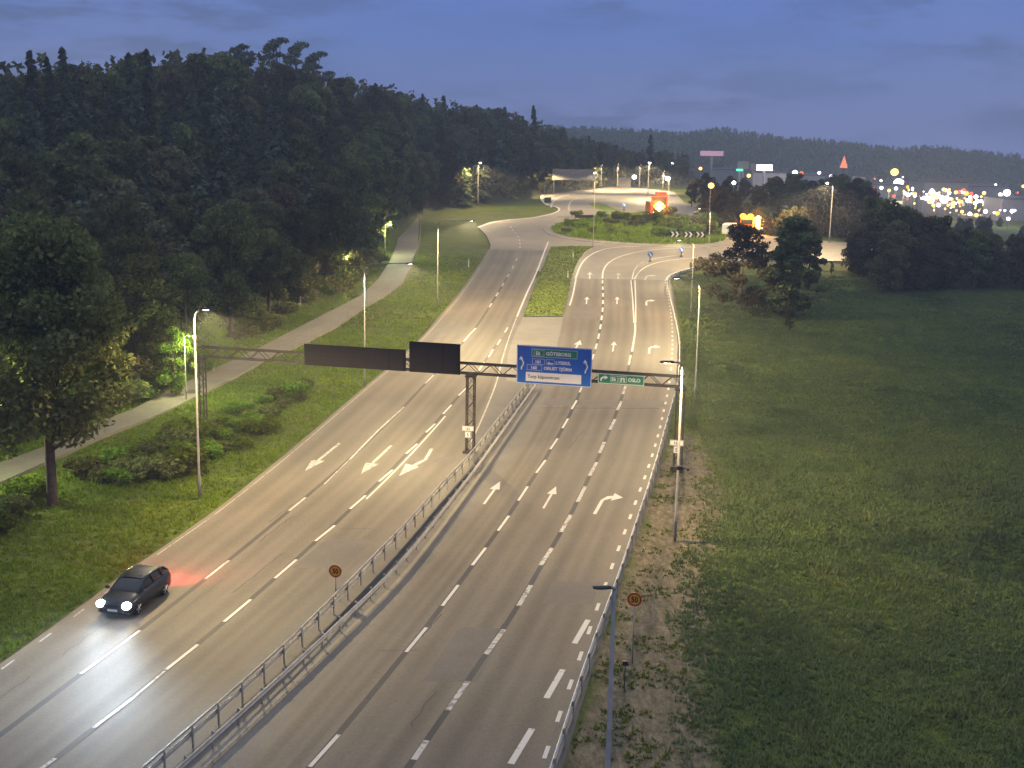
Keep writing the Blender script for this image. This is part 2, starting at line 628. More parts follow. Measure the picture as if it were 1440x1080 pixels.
def ribbon(mb, pts, w, zoff, step=1.0):
    """painted or tarred strip along a ground polyline"""
    p = resample(pts, step)
    for i in range(len(p)):
        d = (p[min(i + 1, len(p) - 1)] - p[max(i - 1, 0)]).normalized()
        n = Vector((d.y, -d.x, 0)) * w / 2
        for q in (p[i] - n, p[i] + n):
            mb.v.append((q.x, q.y, hbase(q.y) + zoff))
    b = len(mb.v) - 2 * len(p)
    for i in range(len(p) - 1):
        mb.f.append((b + 2 * i, b + 2 * i + 1, b + 2 * i + 3, b + 2 * i + 2))


# ------------------------------------------------------------------ camera
cam = bpy.data.cameras.new('camera')
cam.sensor_width = 36
cam.lens = 36 * FPX / 1440
cam.clip_end = 4000
cam.clip_start = 0.5
co = bpy.data.objects.new('camera', cam)
C.objects.link(co)
fwd = Vector((0, ct, -st))
dwn = Vector((0, -st, -ct))
rgt = Vector((1, 0, 0))
ci = rgt * cr - dwn * sr        # image right
cd = rgt * sr + dwn * cr        # image down
mw = Matrix((ci, -cd, -fwd)).transposed().to_4x4()
mw.translation = Vector((0, 0, HC))
co.matrix_world = mw
sc.camera = co

# ------------------------------------------------------------------ sky and dim last daylight
w = bpy.data.worlds.new('World')
sc.world = w
w.use_nodes = True
nt = w.node_tree
bg = nt.nodes['Background']
sky = nd(nt, 'ShaderNodeTexSky', sky_type='NISHITA', sun_disc=False)
sky.sun_elevation = R(-3)
sky.sun_rotation = R(15)
sky.ozone_density = 6
skc = mixc(nt, 1.0, sky.outputs[0], (0.55, 0.80, 1.35), 'MULTIPLY')
tc = nd(nt, 'ShaderNodeTexCoord').outputs['Generated']
sp = nd(nt, 'ShaderNodeSeparateXYZ')
nt.links.new(tc, sp.inputs[0])
# clouds lie on a plane overhead: project the direction onto it
zz = mth(nt, 'ADD', mth(nt, 'MAXIMUM', sp.outputs[2], 0.0), 0.06)
cb = nd(nt, 'ShaderNodeCombineXYZ')
nt.links.new(mth(nt, 'DIVIDE', sp.outputs[0], zz), cb.inputs[0])
nt.links.new(mth(nt, 'DIVIDE', sp.outputs[1], zz), cb.inputs[1])
cdir = vscale(nt, tc, (1.0, 1.0, 4.5))
cn = nz(nt, 8.0, 8, cdir, 0.66)
cn2 = nz(nt, 2.6, 4, cdir, 0.5)
blue = ramp(nt, mth(nt, 'MAXIMUM', sp.outputs[2], 0.0), [(0.0, (0.145, 0.195, 0.430)), (0.06, (0.100, 0.180, 0.480)), (0.2, (0.095, 0.178, 0.48)), (0.45, (0.55, 0.62, 0.80)), (1.0, (0.90, 0.96, 1.08))])
cl = mth(nt, 'MULTIPLY', ramp(nt, cn, [(0.475, 0.0), (0.575, 1.0)]), ramp(nt, cn2, [(0.40, 0.1), (0.60, 1.0)]))
blue = mixc(nt, mth(nt, 'MULTIPLY', cl, 0.95), blue, (0.052, 0.098, 0.245))
blue = mixc(nt, mth(nt, 'MULTIPLY', ramp(nt, cn2, [(0.45, 0.0), (0.7, 1.0)]), 0.35), blue, (0.215, 0.255, 0.46))
nt.links.new(mixc(nt, 0.10, blue, skc), bg.inputs[0])
bg.inputs[1].default_value = 1.0

sun = bpy.data.lights.new('sun', 'SUN')
sun.energy = 0.03
sun.angle = R(25)
sun.color = (1.0, 0.88, 0.75)
so = bpy.data.objects.new('sun', sun)
C.objects.link(so)
so.rotation_euler = (R(80), 0, R(165))

sc.view_settings.view_transform = 'Standard'
sc.view_settings.look = 'None'
sc.view_settings.exposure = 0.32
sc.view_settings.gamma = 1
sc.cycles.use_denoising = True
sc.cycles.max_bounces = 4
sc.cycles.diffuse_bounces = 2
sc.cycles.glossy_bounces = 2
sc.cycles.transmission_bounces = 3
sc.cycles.sample_clamp_indirect = 3.0

# ------------------------------------------------------------------ survey of the road (pixels of the photograph -> ground)
E0p = [(0, 935), (90, 872), (185, 800), (300, 722), (400, 642), (470, 582), (525, 535), (560, 507), (600, 468), (640, 422), (665, 388), (682, 362), (688, 350)]
Ap = [(113.3, 949.3), (197.3, 887.7), (287, 817), (321.7, 789.3), (405, 720.7), (430, 700.4), (492, 647), (568, 573), (598, 540), (610, 528), (652, 481), (669, 462), (688, 433), (700, 413), (710, 395.6), (720, 379), (726.7, 365.6), (730, 351)]
Bp = [(131.7, 1025), (186.7, 983.3), (233.5, 943.5), (279, 908), (315, 876), (353, 844.5), (385, 816), (417, 788), (442, 763.3), (470.7, 740), (491, 718), (514, 697.8), (531.7, 679), (552, 661.7), (570, 640), (587, 625), (598, 610), (612, 597), (623, 583), (635, 570), (645, 557), (657, 545), (681, 510), (693.5, 492), (704, 478), (714, 462), (736, 420), (752, 388), (768, 352)]
Cp = [(185, 1080), (310, 970), (420, 869), (476, 819), (550, 752), (600, 705), (640, 662), (660, 632), (677, 597), (700, 540), (707, 509), (715.5, 480), (729, 444), (742, 413), (755.5, 384), (769, 348)]
Dp = [(345, 1080), (430, 985), (520, 885), (600, 800), (680, 702), (730, 632), (762, 575), (774, 540), (784, 500), (794, 447), (804.4, 415.6), (809, 391)]
L1p = [(435.6, 1080), (476, 1035), (571, 918), (600, 884), (622, 853.5), (644, 824), (663, 798), (683, 771.5), (699, 749), (715.5, 726.4), (735, 695), (761, 657), (774, 632.5), (784, 617.5), (791, 603), (798.8, 589.5), (811, 563.8), (818.8, 543.8), (838.8, 487.5), (844.5, 461), (848, 431), (848, 415.6), (847, 390)]
L2p = [(600, 1043), (629.6, 1000), (657.7, 959.5), (682, 923), (708, 886.6), (728, 855), (746.5, 824), (760, 797), (776, 771.5), (789, 749), (803, 725), (829, 670), (839, 651), (850, 622.5), (860, 600), (868, 577.5), (876, 555), (885, 513.8), (888.8, 495), (893.8, 465), (891, 420), (888, 390)]
Ep = [(774, 1043), (792.6, 991), (807, 949.6), (820, 912), (832.6, 878), (843, 846.7), (853.7, 817), (863, 790), (872.6, 766), (880.7, 743), (889, 720.7), (896, 701), (903, 682.5), (910, 664.5), (920, 632.5), (928, 604), (934, 575), (939.5, 552.5), (943.8, 520), (946, 485), (945, 450), (940, 420), (936, 397)]

ROAD_END = 176.0
fE0 = smooth_fun(xfun(GP(E0p)), 20, 230)
fA = smooth_fun(xfun(GP(Ap)), 20, 230)
fB = smooth_fun(xfun(GP(Bp)), 20, 230)
fC = smooth_fun(xfun(GP(Cp)), 20, 230)
fD = smooth_fun(xfun(GP(Dp)), 20, 185)
fL1 = smooth_fun(xfun(GP(L1p)), 20, 185)
fL2 = smooth_fun(xfun(GP(L2p)), 20, 185)
fE = smooth_fun(xfun(GP(Ep)), 20, 185)
fF = lambda y: fE(y) + 0.55
Y0 = 25.5
YL_END = G(728, 352).y
YR_END = G(870, 393).y


def road_sheet(name, edges, y0, y1, mat, zoff, sub=6, skirt_l=True, skirt_r=True):
    ys = [y0] + [y for y in YS if y0 + 0.2 < y < y1 - 0.2] + [y1]
    V, F, UV = [], [], []
    nlane = len(edges) - 1
    cols = nlane * sub + 1
    rows = []
    for y in ys:
        z = hbase(y) + zoff
        xs = [e(y) for e in edges]
        row = []
        for k in range(nlane):
            for j in range(sub + (1 if k == nlane - 1 else 0)):
                t = j / sub
                row.append((xs[k] * (1 - t) + xs[k + 1] * t, y, z, k + t))
        if skirt_l:
            row.insert(0, (row[0][0] - 0.7, y, z - 0.45, 0))
        if skirt_r:
            row.append((row[-1][0] + 0.35, y, z - 0.45, row[-1][3]))
        rows.append(row)
    n = len(rows[0])
    me = bpy.data.meshes.new(name)
    for r_ in rows:
        V += [p[:3] for p in r_]
    for i in range(len(rows) - 1):
        for k in range(n - 1):
            F.append((i * n + k, i * n + k + 1, (i + 1) * n + k + 1, (i + 1) * n + k))
    me.from_pydata(V, [], F)
    uvl = me.uv_layers.new(name='UVMap')
    flat = [p for r_ in rows for p in r_]
    for l in me.loops:
        p = flat[l.vertex_index]
        uvl.data[l.index].uv = (p[3], p[1])
    me.materials.append(mat)
    me.update()
    return link(name, me)


# ------------------------------------------------------------------ ground: one sheet from under the camera to behind the far ridge
XS = list(np.arange(-470, -72, 8.0)) + list(np.arange(-72, 78, 1.5)) + list(np.arange(78, 581, 8.0))
YG = [-40, -10, 8, 16] + YS
DRp = [(1000, 1080), (985, 900), (995, 790), (1010, 740), (1016, 690), (1006, 620), (990, 560)]
fDR = xfun(GP(DRp))
V = []
dirt, wood = [], []
for y in YG:
    for x in XS:
        z = terrain(x, y)
        n1 = mnoise.noise(Vector((x * 0.09, y * 0.09, 1.3)))
        n2 = mnoise.noise(Vector((x * 0.35, y * 0.35, 5.1)))
        drop = 0.16 + 0.10 * n1 + 0.06 * n2
        if y < 200:
            drop += (0.12 * n1 + 0.14 * n2 + 0.2) * sm(12, 20, x)
        V.append((x, y, z - max(0.06, drop)))
        d = 0.0
        if y < 112:
            a, b = fF(max(24, y)), fDR(max(40, y))
            d = sm(a - 0.5, a + 0.9, x) * (1 - sm(b - 1.8, b + 1.8, x)) * (1 - sm(84, 108, y))
        px = 720 + FPX * x / max(30, y)
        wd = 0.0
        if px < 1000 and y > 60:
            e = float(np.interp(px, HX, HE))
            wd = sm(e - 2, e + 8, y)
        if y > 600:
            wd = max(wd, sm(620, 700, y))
        dirt.append(d)
        wood.append(wd)
nx = len(XS)
F = [(j * nx + i, j * nx + i + 1, (j + 1) * nx + i + 1, (j + 1) * nx + i) for j in range(len(YG) - 1) for i in range(nx - 1)]
gm = np_mesh('ground', V, F, [M['ground']], None, True)
for nm, arr in (('dirt', dirt), ('wood', wood)):
    at = gm.attributes.new(nm, 'FLOAT', 'POINT')
    at.data.foreach_set('value', np.array(arr, dtype=np.float32))
struct(link('ground', gm))

# ------------------------------------------------------------------ carriageways, ring road, path
struct(road_sheet('westbound_road', [fE0, fA, fB, fC], Y0, YL_END, M['asphalt'], 0.046, 6, True, False))
struct(road_sheet('eastbound_road', [fD, fL1, fL2, fE], Y0, YR_END, M['asphalt'], 0.046, 6, False, False))
YN = G(757, 541).y
struct(road_sheet('median_strip', [fC, fD], Y0, YN, M['median'], 0.046, 4, False, False))
struct(road_sheet('road_shoulder', [fE, fF], Y0, YR_END, M['median'], 0.046, 2, False, True))

ringp = [(686, 362), (690, 345), (684, 331), (672, 319), (690, 312), (715, 308.5), (745, 306.5), (775, 300.5), (787, 296), (784, 290.5), (768, 288), (760, 281), (760, 273), (772, 268.5), (795, 265), (825, 262.5), (865, 262.5), (905, 265), (930, 267), (948, 270), (962, 285), (1010, 296), (1040, 312), (1070, 330), (1110, 336), (1160, 339), (1230, 344), (1340, 349), (1345, 370), (1235, 368), (1190, 367.5), (1092, 364), (1039, 367), (1008, 371), (975, 377.5), (955, 383), (943, 393), (941, 404), (800, 404), (740, 372)]
struct(flat_area('roundabout_road', GP(ringp), 0.030, M['asphalt_plain'], skirt=0.5))
nosep = [(735.5, 447), (791, 447), (786, 478), (779, 512), (771, 541), (748, 543), (738, 541), (718, 500), (727, 468)]
nosep = [(735.5, 447), (792, 447), (786, 475), (778, 515), (772, 541), (752, 541), (712, 536), (714, 500), (722, 475)]
struct(flat_area('paved_median_nose', GP(nosep), 0.058, M['slab'], skirt=0.0))
# fill between the two carriageways beyond the barrier (kerb strips beside the nose)
struct(road_sheet('median_kerb_strip', [fC, fD], YN, YR_END, M['median'], 0.038, 2, False, False))

islp = [(736, 446), (746, 419), (757, 390), (767, 366), (775, 348.5), (800, 347), (836, 347.5), (822, 356), (812, 370), (805, 388), (800, 410), (795, 432), (791, 446)]
struct(flat_area('grass_median', GP(islp), 0.16, M['lawn'], skirt=0.25, wall_mat=M['kerb']))
cirp = [(775, 322), (782, 329), (800, 334), (828, 338), (860, 341), (895, 343.5), (930, 345), (965, 345.5), (1000, 344), (1018, 340), (1024, 334), (1018, 325), (1000, 314), (975, 306.5), (940, 302.5), (909, 300.5), (875, 302), (840, 305), (808, 311), (785, 316)]
cw = GP(cirp)
cc = sum(cw, Vector()) / len(cw)
apron = [cc + (p - cc) * 1.10 for p in cw]
struct(flat_area('roundabout_apron', apron, 0.10, M['slab'], skirt=0.2, wall_mat=M['kerb']))
struct(flat_area('roundabout_island', cw, 0.24, M['lawn'], skirt=0.3, wall_mat=M['kerb']))
splp = [(826, 287.5), (838, 286), (851, 288), (858, 292), (868, 296.5), (885, 300), (872, 300.8), (852, 298.5), (838, 295)]
struct(flat_area('splitter_island', GP(splp), 0.17, M['lawn'], skirt=0.25, wall_mat=M['kerb']))
spl2 = [(893, 386), (896, 378), (902, 370.5), (915, 366.5), (935, 364), (905, 371.5), (898, 379)]
struct(flat_area('kerbed_splitter', GP([(890, 392), (892, 382), (898, 373), (908, 367.5), (925, 364.5), (938, 365), (915, 370), (903, 377), (896, 386)]), 0.14, M['slab'], skirt=0.2, wall_mat=M['kerb']))

pathL = [(-60, 672), (0, 650.7), (75, 624), (139, 593), (185, 576.7), (217, 560), (240, 548), (275, 531), (314, 512.6), (351, 496), (397, 472), (440, 450), (507, 416), (532.6, 392), (549, 366), (558, 343), (562, 318), (563, 300)]
pathR = [(-60, 702), (0, 678.5), (55, 654), (110, 630), (154, 610), (204, 591), (245, 573), (286, 552), (332.6, 529), (380.7, 501.5), (431, 481), (472, 460), (510, 433.5), (544, 415), (565, 399), (576.6, 375.6), (587, 348), (589, 320), (589, 300)]
pl, pr = GP(pathL), GP(pathR)
struct(flat_area('cycle_path', pl + pr[::-1], 0.03, M['asphalt_path'], skirt=0.5))

# ------------------------------------------------------------------ seams and painted markings
mb = MB()


def along(f, y0, y1, dx=0.0, st=1.0):
    return [Vector((f(y) + dx, y, 0)) for y in np.arange(y0, y1, st)]


for f, a, b in ((fA, Y0, YL_END - 25), (fB, Y0, 135), (fL1, Y0, YR_END), (fL2, Y0, YR_END)):
    ribbon(mb, along(f, a, b), 0.28, 0.050)
for px, py in ((860, 407), (760, 407)):
    pass
# transverse joints where the surfacing changes
for y, fa, fb in ((G(860, 420).y, fD, fE), (G(700, 407).y, fE0, fC), (G(800, 575).y, fD, fE)):
    ribbon(mb, [Vector((fa(y), y, 0)), Vector((fb(y), y + 0.6, 0))], 0.22, 0.050)
ck = random.Random(31)
for f0, f1, ya, yb in ((fE0, fC, 46, 150), (fD, fE, 44, 150)):
    for _ in range(11):
        y = ya * (yb / ya) ** ck.random()
        q = ck.uniform(0.08, 0.92)
        pts = []
        L_ = ck.uniform(1.5, 7)
        across = ck.random() < 0.45
        x0 = f0(y) * (1 - q) + f1(y) * q
        for k in range(9):
            t = k / 8 * L_
            pts.append(Vector((x0 + (t if across else 0.23 * t) + ck.uniform(-.09, .09), y + (0.1 * t if across else t) + ck.uniform(-.06, .06), 0)))
        if f0(y) < pts[-1].x < f1(y):
            ribbon(mb, pts, ck.uniform(0.03, 0.07), 0.0505, 0.4)
struct(mb.build('road_seams', M['seam_and_shade']))
pt = MB()
for px, py, fa, fb, q0, q1, ln_ in ((860, 572, fD, fE, 0.0, 1.0, 2.6), (560, 650, fE0, fC, 0.68, 0.97, 1.5), (620, 960, fD, fE, 0.40, 0.62, 6.0), (420, 800, fE0, fC, 0.72, 0.95, 5.0), (830, 450, fD, fE, 0.05, 0.32, 9.0), (680, 470, fE0, fC, 0.05, 0.45, 4.0), (760, 850, fD, fE, 0.72, 0.97, 3.2)):
    y0_ = G(px, py).y
    ys_ = np.linspace(y0_, y0_ + ln_, 5)
    vs = []
    for y in ys_:
        for q in (q0, q1):
            x = fa(y) * (1 - q) + fb(y) * q
            vs.append((x, y, hbase(y) + 0.0485))
    pt.add(vs, [(2 * i, 2 * i + 1, 2 * i + 3, 2 * i + 2) for i in range(4)])
struct(pt.build('asphalt_patches', M['patch']))

mk, wk = MB(), MB()


def dash(m, p, q, wd=0.15, zo=0.054):
    ribbon(m, [p, q], wd, zo, 1.0)


def dashes_px(m, lst, wd=0.17):
    for a in lst:
        dash(m, G(a[0], a[1]), G(a[2], a[3]), wd)


def dash_run(m, f, y0, y1, on, off, wd=0.16, dx=0.0):
    y = y0
    while y < y1:
        e = min(y + on, y1)
        dash(m, Vector((f(y) + dx, y, 0)), Vector((f(e) + dx, e, 0)), wd)
        y += on + off


dashes_px(wk, [(197.3, 887.7, 113.3, 949.3), (321.7, 789.3, 287, 817), (430, 700.4, 405, 720.7), (610, 528, 598, 540)])
ribbon(wk, [G(568, 573), G(530, 608), G(492, 647)], 0.15, 0.054)
ribbon(wk, [G(492, 647), G(474, 664), G(456, 682)], 0.08, 0.054)
dashes_px(mk, [(278.3, 907.7, 233.3, 943.3), (352.7, 844.3, 315, 875.7), (417, 788.1, 384.8, 815.9), (470.7, 740, 441.9, 763.3), (514, 697.8, 491, 718), (552, 661.7, 531.7, 679), (586.7, 625, 570, 640), (611.7, 596.7, 598, 610), (635, 570, 623, 583), (657, 545, 645, 557), (681, 510, 673, 522), (693.5, 492, 687, 503), (704, 478, 699, 486), (714, 461, 710, 468)])
dashes_px(wk, [(186.7, 983.3, 131.7, 1025), (78, 1068, 40, 1096)])
ribbon(mk, [Vector((fB(y) + 0.32, y, 0)) for y in np.arange(G(517, 703).y, G(623, 583).y, 1.0)], 0.12, 0.054)
dashes_px(wk, [(232, 945, 186, 984)], 0.12)
ribbon(mk, GP([(669, 462), (660, 471.5), (652, 481)]), 0.18, 0.054)
dash_run(wk, fA, G(688, 433).y, YL_END - 6, 3, 5.4, 0.2)
for a, b in (((476.3, 1034.8), (435.6, 1080)), ((599.6, 883.8), (571.1, 918.3)), ((644.4, 824), (621.8, 853.5)), ((683, 771.5), (662.7, 797.9)), ((715.5, 726.4), (699, 749.3)), ((742, 685), (729, 705)), ((767, 648), (754, 666)), ((784, 617.5), (774, 632.5)), ((798.8, 589.5), (791, 603)), ((811, 563.8), (804, 576)), ((818.8, 543.8), (815, 552.5))):
    dash(mk, G(*a), G(*b), 0.17)
dash_run(mk, fL1, G(831, 507).y, YR_END - 1, 3, 2.6, 0.2)
for a, b in (((600, 1043), (582, 1070)), ((657.7, 959.5), (629.6, 1000.3)), ((708.4, 886.6), (682.4, 922.9)), ((746.5, 824), (728.2, 854.9)), ((776.4, 771.5), (759.8, 797)), ((802.8, 725), (788.7, 749.3)), ((823, 685), (812, 707)), ((839, 651), (829, 670)), ((850, 622.5), (843, 638)), ((865, 590), (857.5, 605)), ((874, 565), (868, 577.5)), ((880, 542.5), (875.8, 555)), ((887, 500), (884, 514))):
    dash(wk, G(*a), G(*b), 0.24)
ribbon(mk, [Vector((fL2(y), y, 0)) for y in np.arange(G(889, 495).y, G(893, 455).y, 1.0)], 0.22, 0.054)
ribbon(mk, [Vector((fL2(y) - 0.12, y, 0)) for y in np.arange(G(893, 455).y, YR_END, 1.0)], 0.16, 0.054)
ribbon(mk, [Vector((fL2(y) + 0.05 + 0.012 * (y - G(893, 455).y), y, 0)) for y in np.arange(G(893, 455).y, YR_END, 1.0)], 0.16, 0.054)
for a, b in (((827, 873), (807.4, 907)), ((791.5, 943), (768.3, 983.4)), ((748.2, 1026.3), (718.3, 1075.9))):
    dash(mk, G(*a), G(*b), 0.26)
dash_run(mk, fE, 32.0, G(944, 520).y, 1.0, 2.0, 0.17)
dash_run(wk, fE, G(944, 520).y, YR_END, 1.0, 1.4, 0.18)
dash_run(wk, lambda y: fE0(y) + 0.35, 30.0, 66, 1.0, 2.0, 0.10)
ribbon(wk, along(lambda y: fE0(y) + 0.30, 66, YL_END - 20), 0.05, 0.054)
# lines along the median island and round the bends into the roundabout
fCl = lambda y: fC(y) - 0.12
ribbon(mk, along(fCl, G(729, 446).y, G(772, 340).y), 0.22, 0.054)
ribbon(wk, along(fCl, YN - 22, G(729, 446).y), 0.12, 0.054)
ribbon(mk, along(lambda y: fD(y) + 0.12, G(797, 430).y, YR_END), 0.20, 0.054)
for pts, wd in (([(809, 393), (816.7, 371), (829, 359), (846.7, 351), (868, 347.5), (900, 346.8)], 0.25),
                ([(847, 392), (848, 380), (855.6, 369), (873, 360), (900, 353.5), (930, 350), (980, 348)], 0.22),
                ([(889, 393), (891, 383), (897, 373), (908, 366.5), (930, 362), (962, 358)], 0.22),
                ([(892, 393), (897, 384), (905, 377), (918, 371), (940, 366), (984, 362), (1020, 360)], 0.22),
                ([(937, 395), (938, 390), (946, 384.5), (975, 376.5), (1008, 370.3), (1040, 366.5), (1092, 364), (1190, 366.8)], 0.22)):
    ribbon(mk, chaikin(GP(pts), 2), wd, 0.036)
ribbon(mk, chaikin(GP([(672, 320), (690, 313), (715, 309.5), (745, 307.5), (775, 301.5), (788, 296), (784, 291), (768, 288.5), (761, 281), (761, 273.5), (773, 269), (795, 265.6), (825, 263.2), (865, 263.2), (905, 265.6), (930, 267.6)]), 2), 0.45, 0.036)
for pts in ([(731, 349), (731.6, 342), (729, 333), (724, 327), (719, 321), (717, 316)],):
    p = resample(chaikin(GP(pts), 2), 1.0)
    for i in range(0, len(p) - 3, 5):
        ribbon(wk, p[i:i + 3], 0.25, 0.036)
for pts in ([(775, 292), (777, 284), (790, 275.5), (812, 271), (838, 270), (880, 271), (925, 274)], [(800, 296), (800, 287), (806, 280), (826, 277), (860, 277.5), (905, 281)]):
    ribbon(wk, chaikin(GP(pts), 2), 0.4, 0.036)
struct(mk.build('road_markings', M['white']))
struct(wk.build('worn_road_markings', M['worn']))


# painted arrows: outline in metres, x across, y along the travel direction
def arrow_outline(kind):
    if kind == 'straight':
        return [[(-.1, 0), (.1, 0), (.1, 3.4), (-.1, 3.4)], [(-.42, 3.2), (.42, 3.2), (0, 5.0)]]
    if kind == 'right':
        return [[(-.12, 0), (.12, 0), (.12, 2.5), (-.12, 2.5)], [(-.12, 2.5), (.12, 2.5), (.62, 3.0), (.62, 3.45), (.2, 3.3)], [(.6, 2.55), (1.35, 3.25), (.6, 3.95)]]
    if kind == 'merge':
        return [[(-.1, 0), (.1, 0), (.1, 2.0), (-.1, 2.0)], [(-.1, 2.0), (.1, 2.0), (.75, 3.3), (.5, 3.5)], [(.15, 3.3), (1.05, 2.85), (1.0, 4.9)]]


def paint_arrow(kind, tail, direction, label, mat, s=1.0):
    d = direction.normalized()
    a = math.atan2(-d.x, d.y)
    o = MB()
    for poly in arrow_outline(kind):
        vs = []
        for x, y in poly:
            x *= 0.72
            X = tail.x + s * (x * math.cos(a) - y * math.sin(a))
            Y = tail.y + s * (x * math.sin(a) + y * math.cos(a))
            vs.append((X, Y, hbase(Y) + 0.055 + 0.0015 * poly[0][0]))
        o.add(vs, [tuple(range(len(vs)))])
    ob = struct(o.build('painted_arrow', mat), label)
    return ob


def arr(kind, tail, tip, label, mat, ln=5.0):
    a, b = G(*tail), G(*tip)
    paint_arrow(kind, a, b - a, label, mat, max(0.75, min(1.6, (b - a).length / ln)))


arr('straight', (478, 624), (428, 664), 'white arrow in the kerb lane pointing toward the camera', M['worn'])
arr('straight', (550, 627.7), (506, 669), 'white arrow in the middle lane pointing toward the camera', M['worn'])
arr('merge', (607, 632), (584, 672), 'bent white merge arrow beside the median barrier', M['worn'])
arr('straight', (680.5, 710), (703.5, 678), 'white arrow in the inner lane pointing away', M['white'])
arr('straight', (764, 716), (782, 685), 'white arrow in the centre lane pointing away', M['white'])
arr('right', (836, 724), (854, 692), 'nearest white right turn arrow', M['white'], 4.2)
arr('straight', (806, 497), (816, 479), 'white arrow above the blue sign', M['white'])
arr('straight', (861.5, 495), (864, 481), 'white arrow above the green sign', M['white'])
arr('right', (912.5, 498), (914, 485), 'second white right turn arrow', M['white'], 4.2)
arr('straight', (824.5, 428), (825.5, 418), 'small far white arrow beside the grass median', M['white'])
arr('straight', (867.5, 428), (868, 418), 'small far white arrow between the lane lines', M['white'])
arr('right', (909, 430), (909, 421), 'third white right turn arrow', M['white'], 4.2)
arr('straight', (829, 393), (829.5, 383), 'farthest white arrow in the inner lane', M['worn'])
arr('straight', (869, 393), (870, 384), 'farthest white arrow in the centre lane', M['worn'])
arr('right', (907, 394), (911, 386), 'farthest white turn arrow at the bend', M['worn'], 4.2)

# ------------------------------------------------------------------ guardrails: beam swept along the road, posts as copies
def sweep(path, prof, closed=True):
    """path: points on the ground with z; prof: (sideways, up)"""
    rings = []
    for i, p in enumerate(path):
        d = (path[min(i + 1, len(path) - 1)] - path[max(i - 1, 0)])
        d.z = 0
        d.normalize()
        n = Vector((d.y, -d.x, 0))
        rings.append([p + n * a + Vector((0, 0, b)) for a, b in prof])
    return MB().loft(rings, closed, True)


def on_ground(pts, z=0.03):
    return [Vector((p[0], p[1], terrain(p[0], p[1]) + z)) for p in pts]


WBEAM = [(0.0, 0.45), (0.035, 0.48), (0.035, 0.54), (0.0, 0.575), (0.0, 0.62), (0.035, 0.655), (0.035, 0.71), (0.0, 0.745),
         (-0.012, 0.745), (0.02, 0.70), (0.02, 0.66), (-0.015, 0.625), (-0.015, 0.57), (0.02, 0.535), (0.02, 0.485), (-0.012, 0.45)]


def guardrail(label, pts, side, spacing, group, pipe=False, hgt=1.0, maxposts=98, mat='galv'):
    path = resample(pts, 2.0)
    t = thing('guardrail', label, 'guardrail', (0, 0, 0), 0, group)
    pg = on_ground(path)
    prof = [(a * side, b * hgt) for a, b in WBEAM]
    sweep(pg, prof).build('beam', M[mat], t)
    if pipe:
        q = [p + Vector((0, 0, 0.98 * hgt)) for p in pg]
        MB().tube(q, 0.045, 8).build('top_pipe', M['galv_old'], t, True)
    pm = MB().box((0, 0, 0.30 * hgt), (0.05, 0.08, (1.36 if pipe else 0.9) * hgt + 0.02))
    pm.box((0.05 * side, 0, 0.6 * hgt), (0.09, 0.07, 0.2))
    post = pm.mesh('post', M['galv_old'])
    pp = resample(pts, spacing)
    if len(pp) > maxposts:
        pp = pp[:maxposts]
    for i, p in enumerate(pp):
        d = pp[min(i + 1, len(pp) - 1)] - pp[max(i - 1, 0)]
        a = math.atan2(d.y, d.x) - math.pi / 2
        n = Vector((d.y, -d.x, 0)).normalized()
        c = Vector((p.x, p.y, 0)) - n * 0.10 * side
        link('post', post, t, (c.x, c.y, terrain(c.x, c.y) + 0.12 * hgt), a)
    return t


fMLs = smooth_fun(xfun(GP([(204, 1078), (365, 939), (417, 891), (458, 850), (497, 811.5), (532, 774), (565, 743), (613, 687), (663, 637), (697, 593), (735, 545)], 0.83)), 20, 160, 6)
fMRs = smooth_fun(xfun(GP([(262, 1068), (365, 976), (447, 902), (478, 872), (552, 804), (622, 718), (674, 650), (717, 590), (747, 548)], 0.63)), 20, 160, 6)
mshade, mkerb = MB(), MB()
ribbon(mshade, [Vector((fMLs(y) * .5 + fMRs(y) * .5 - 0.05, y, 0)) for y in np.arange(26, 112, 1.0)], 0.42, 0.056)  # dark ribbon paints in the shade lying between the two rails
ribbon(mkerb, [Vector((fMRs(y) + 0.30, y, 0)) for y in np.arange(26, 112, 1.0)], 0.22, 0.058)
struct(mshade.build('median_gap_shade', M['seam_and_shade']))
struct(mkerb.build('median_edge', M['slab']))
yk = G(756, 545).y
railL = [(fMLs(y), y) for y in np.arange(27, yk - 0.5, 1.0)]
railR = [(fMRs(y), y) for y in np.arange(27, yk - 0.5, 1.0)]
guardrail('median guardrail with closely set posts along the oncoming lanes', railL, -1, 2.0, 'guardrails in the median', True, 0.85, mat='rail')
guardrail('median guardrail with smooth beam along the outbound lanes', railR, 1, 2.0, 'guardrails in the median', False, 0.85, mat='rail')
nose = MB()
za = hbase(yk)
xm, hw = (railL[-1][0] + railR[-1][0]) / 2, (railR[-1][0] - railL[-1][0]) / 2
nz_pts = [Vector((xm - hw * math.cos(a), yk - 0.9 + 1.1 * math.sin(a), za + 0.03)) for a in np.linspace(0, math.pi, 9)]
nb = sweep(nz_pts, [(-a, b * 0.85) for a, b in WBEAM]).build('guardrail_end', M['rail'])
tag(nb, 'curved steel end piece closing the tip of the median guardrails', 'guardrail end')

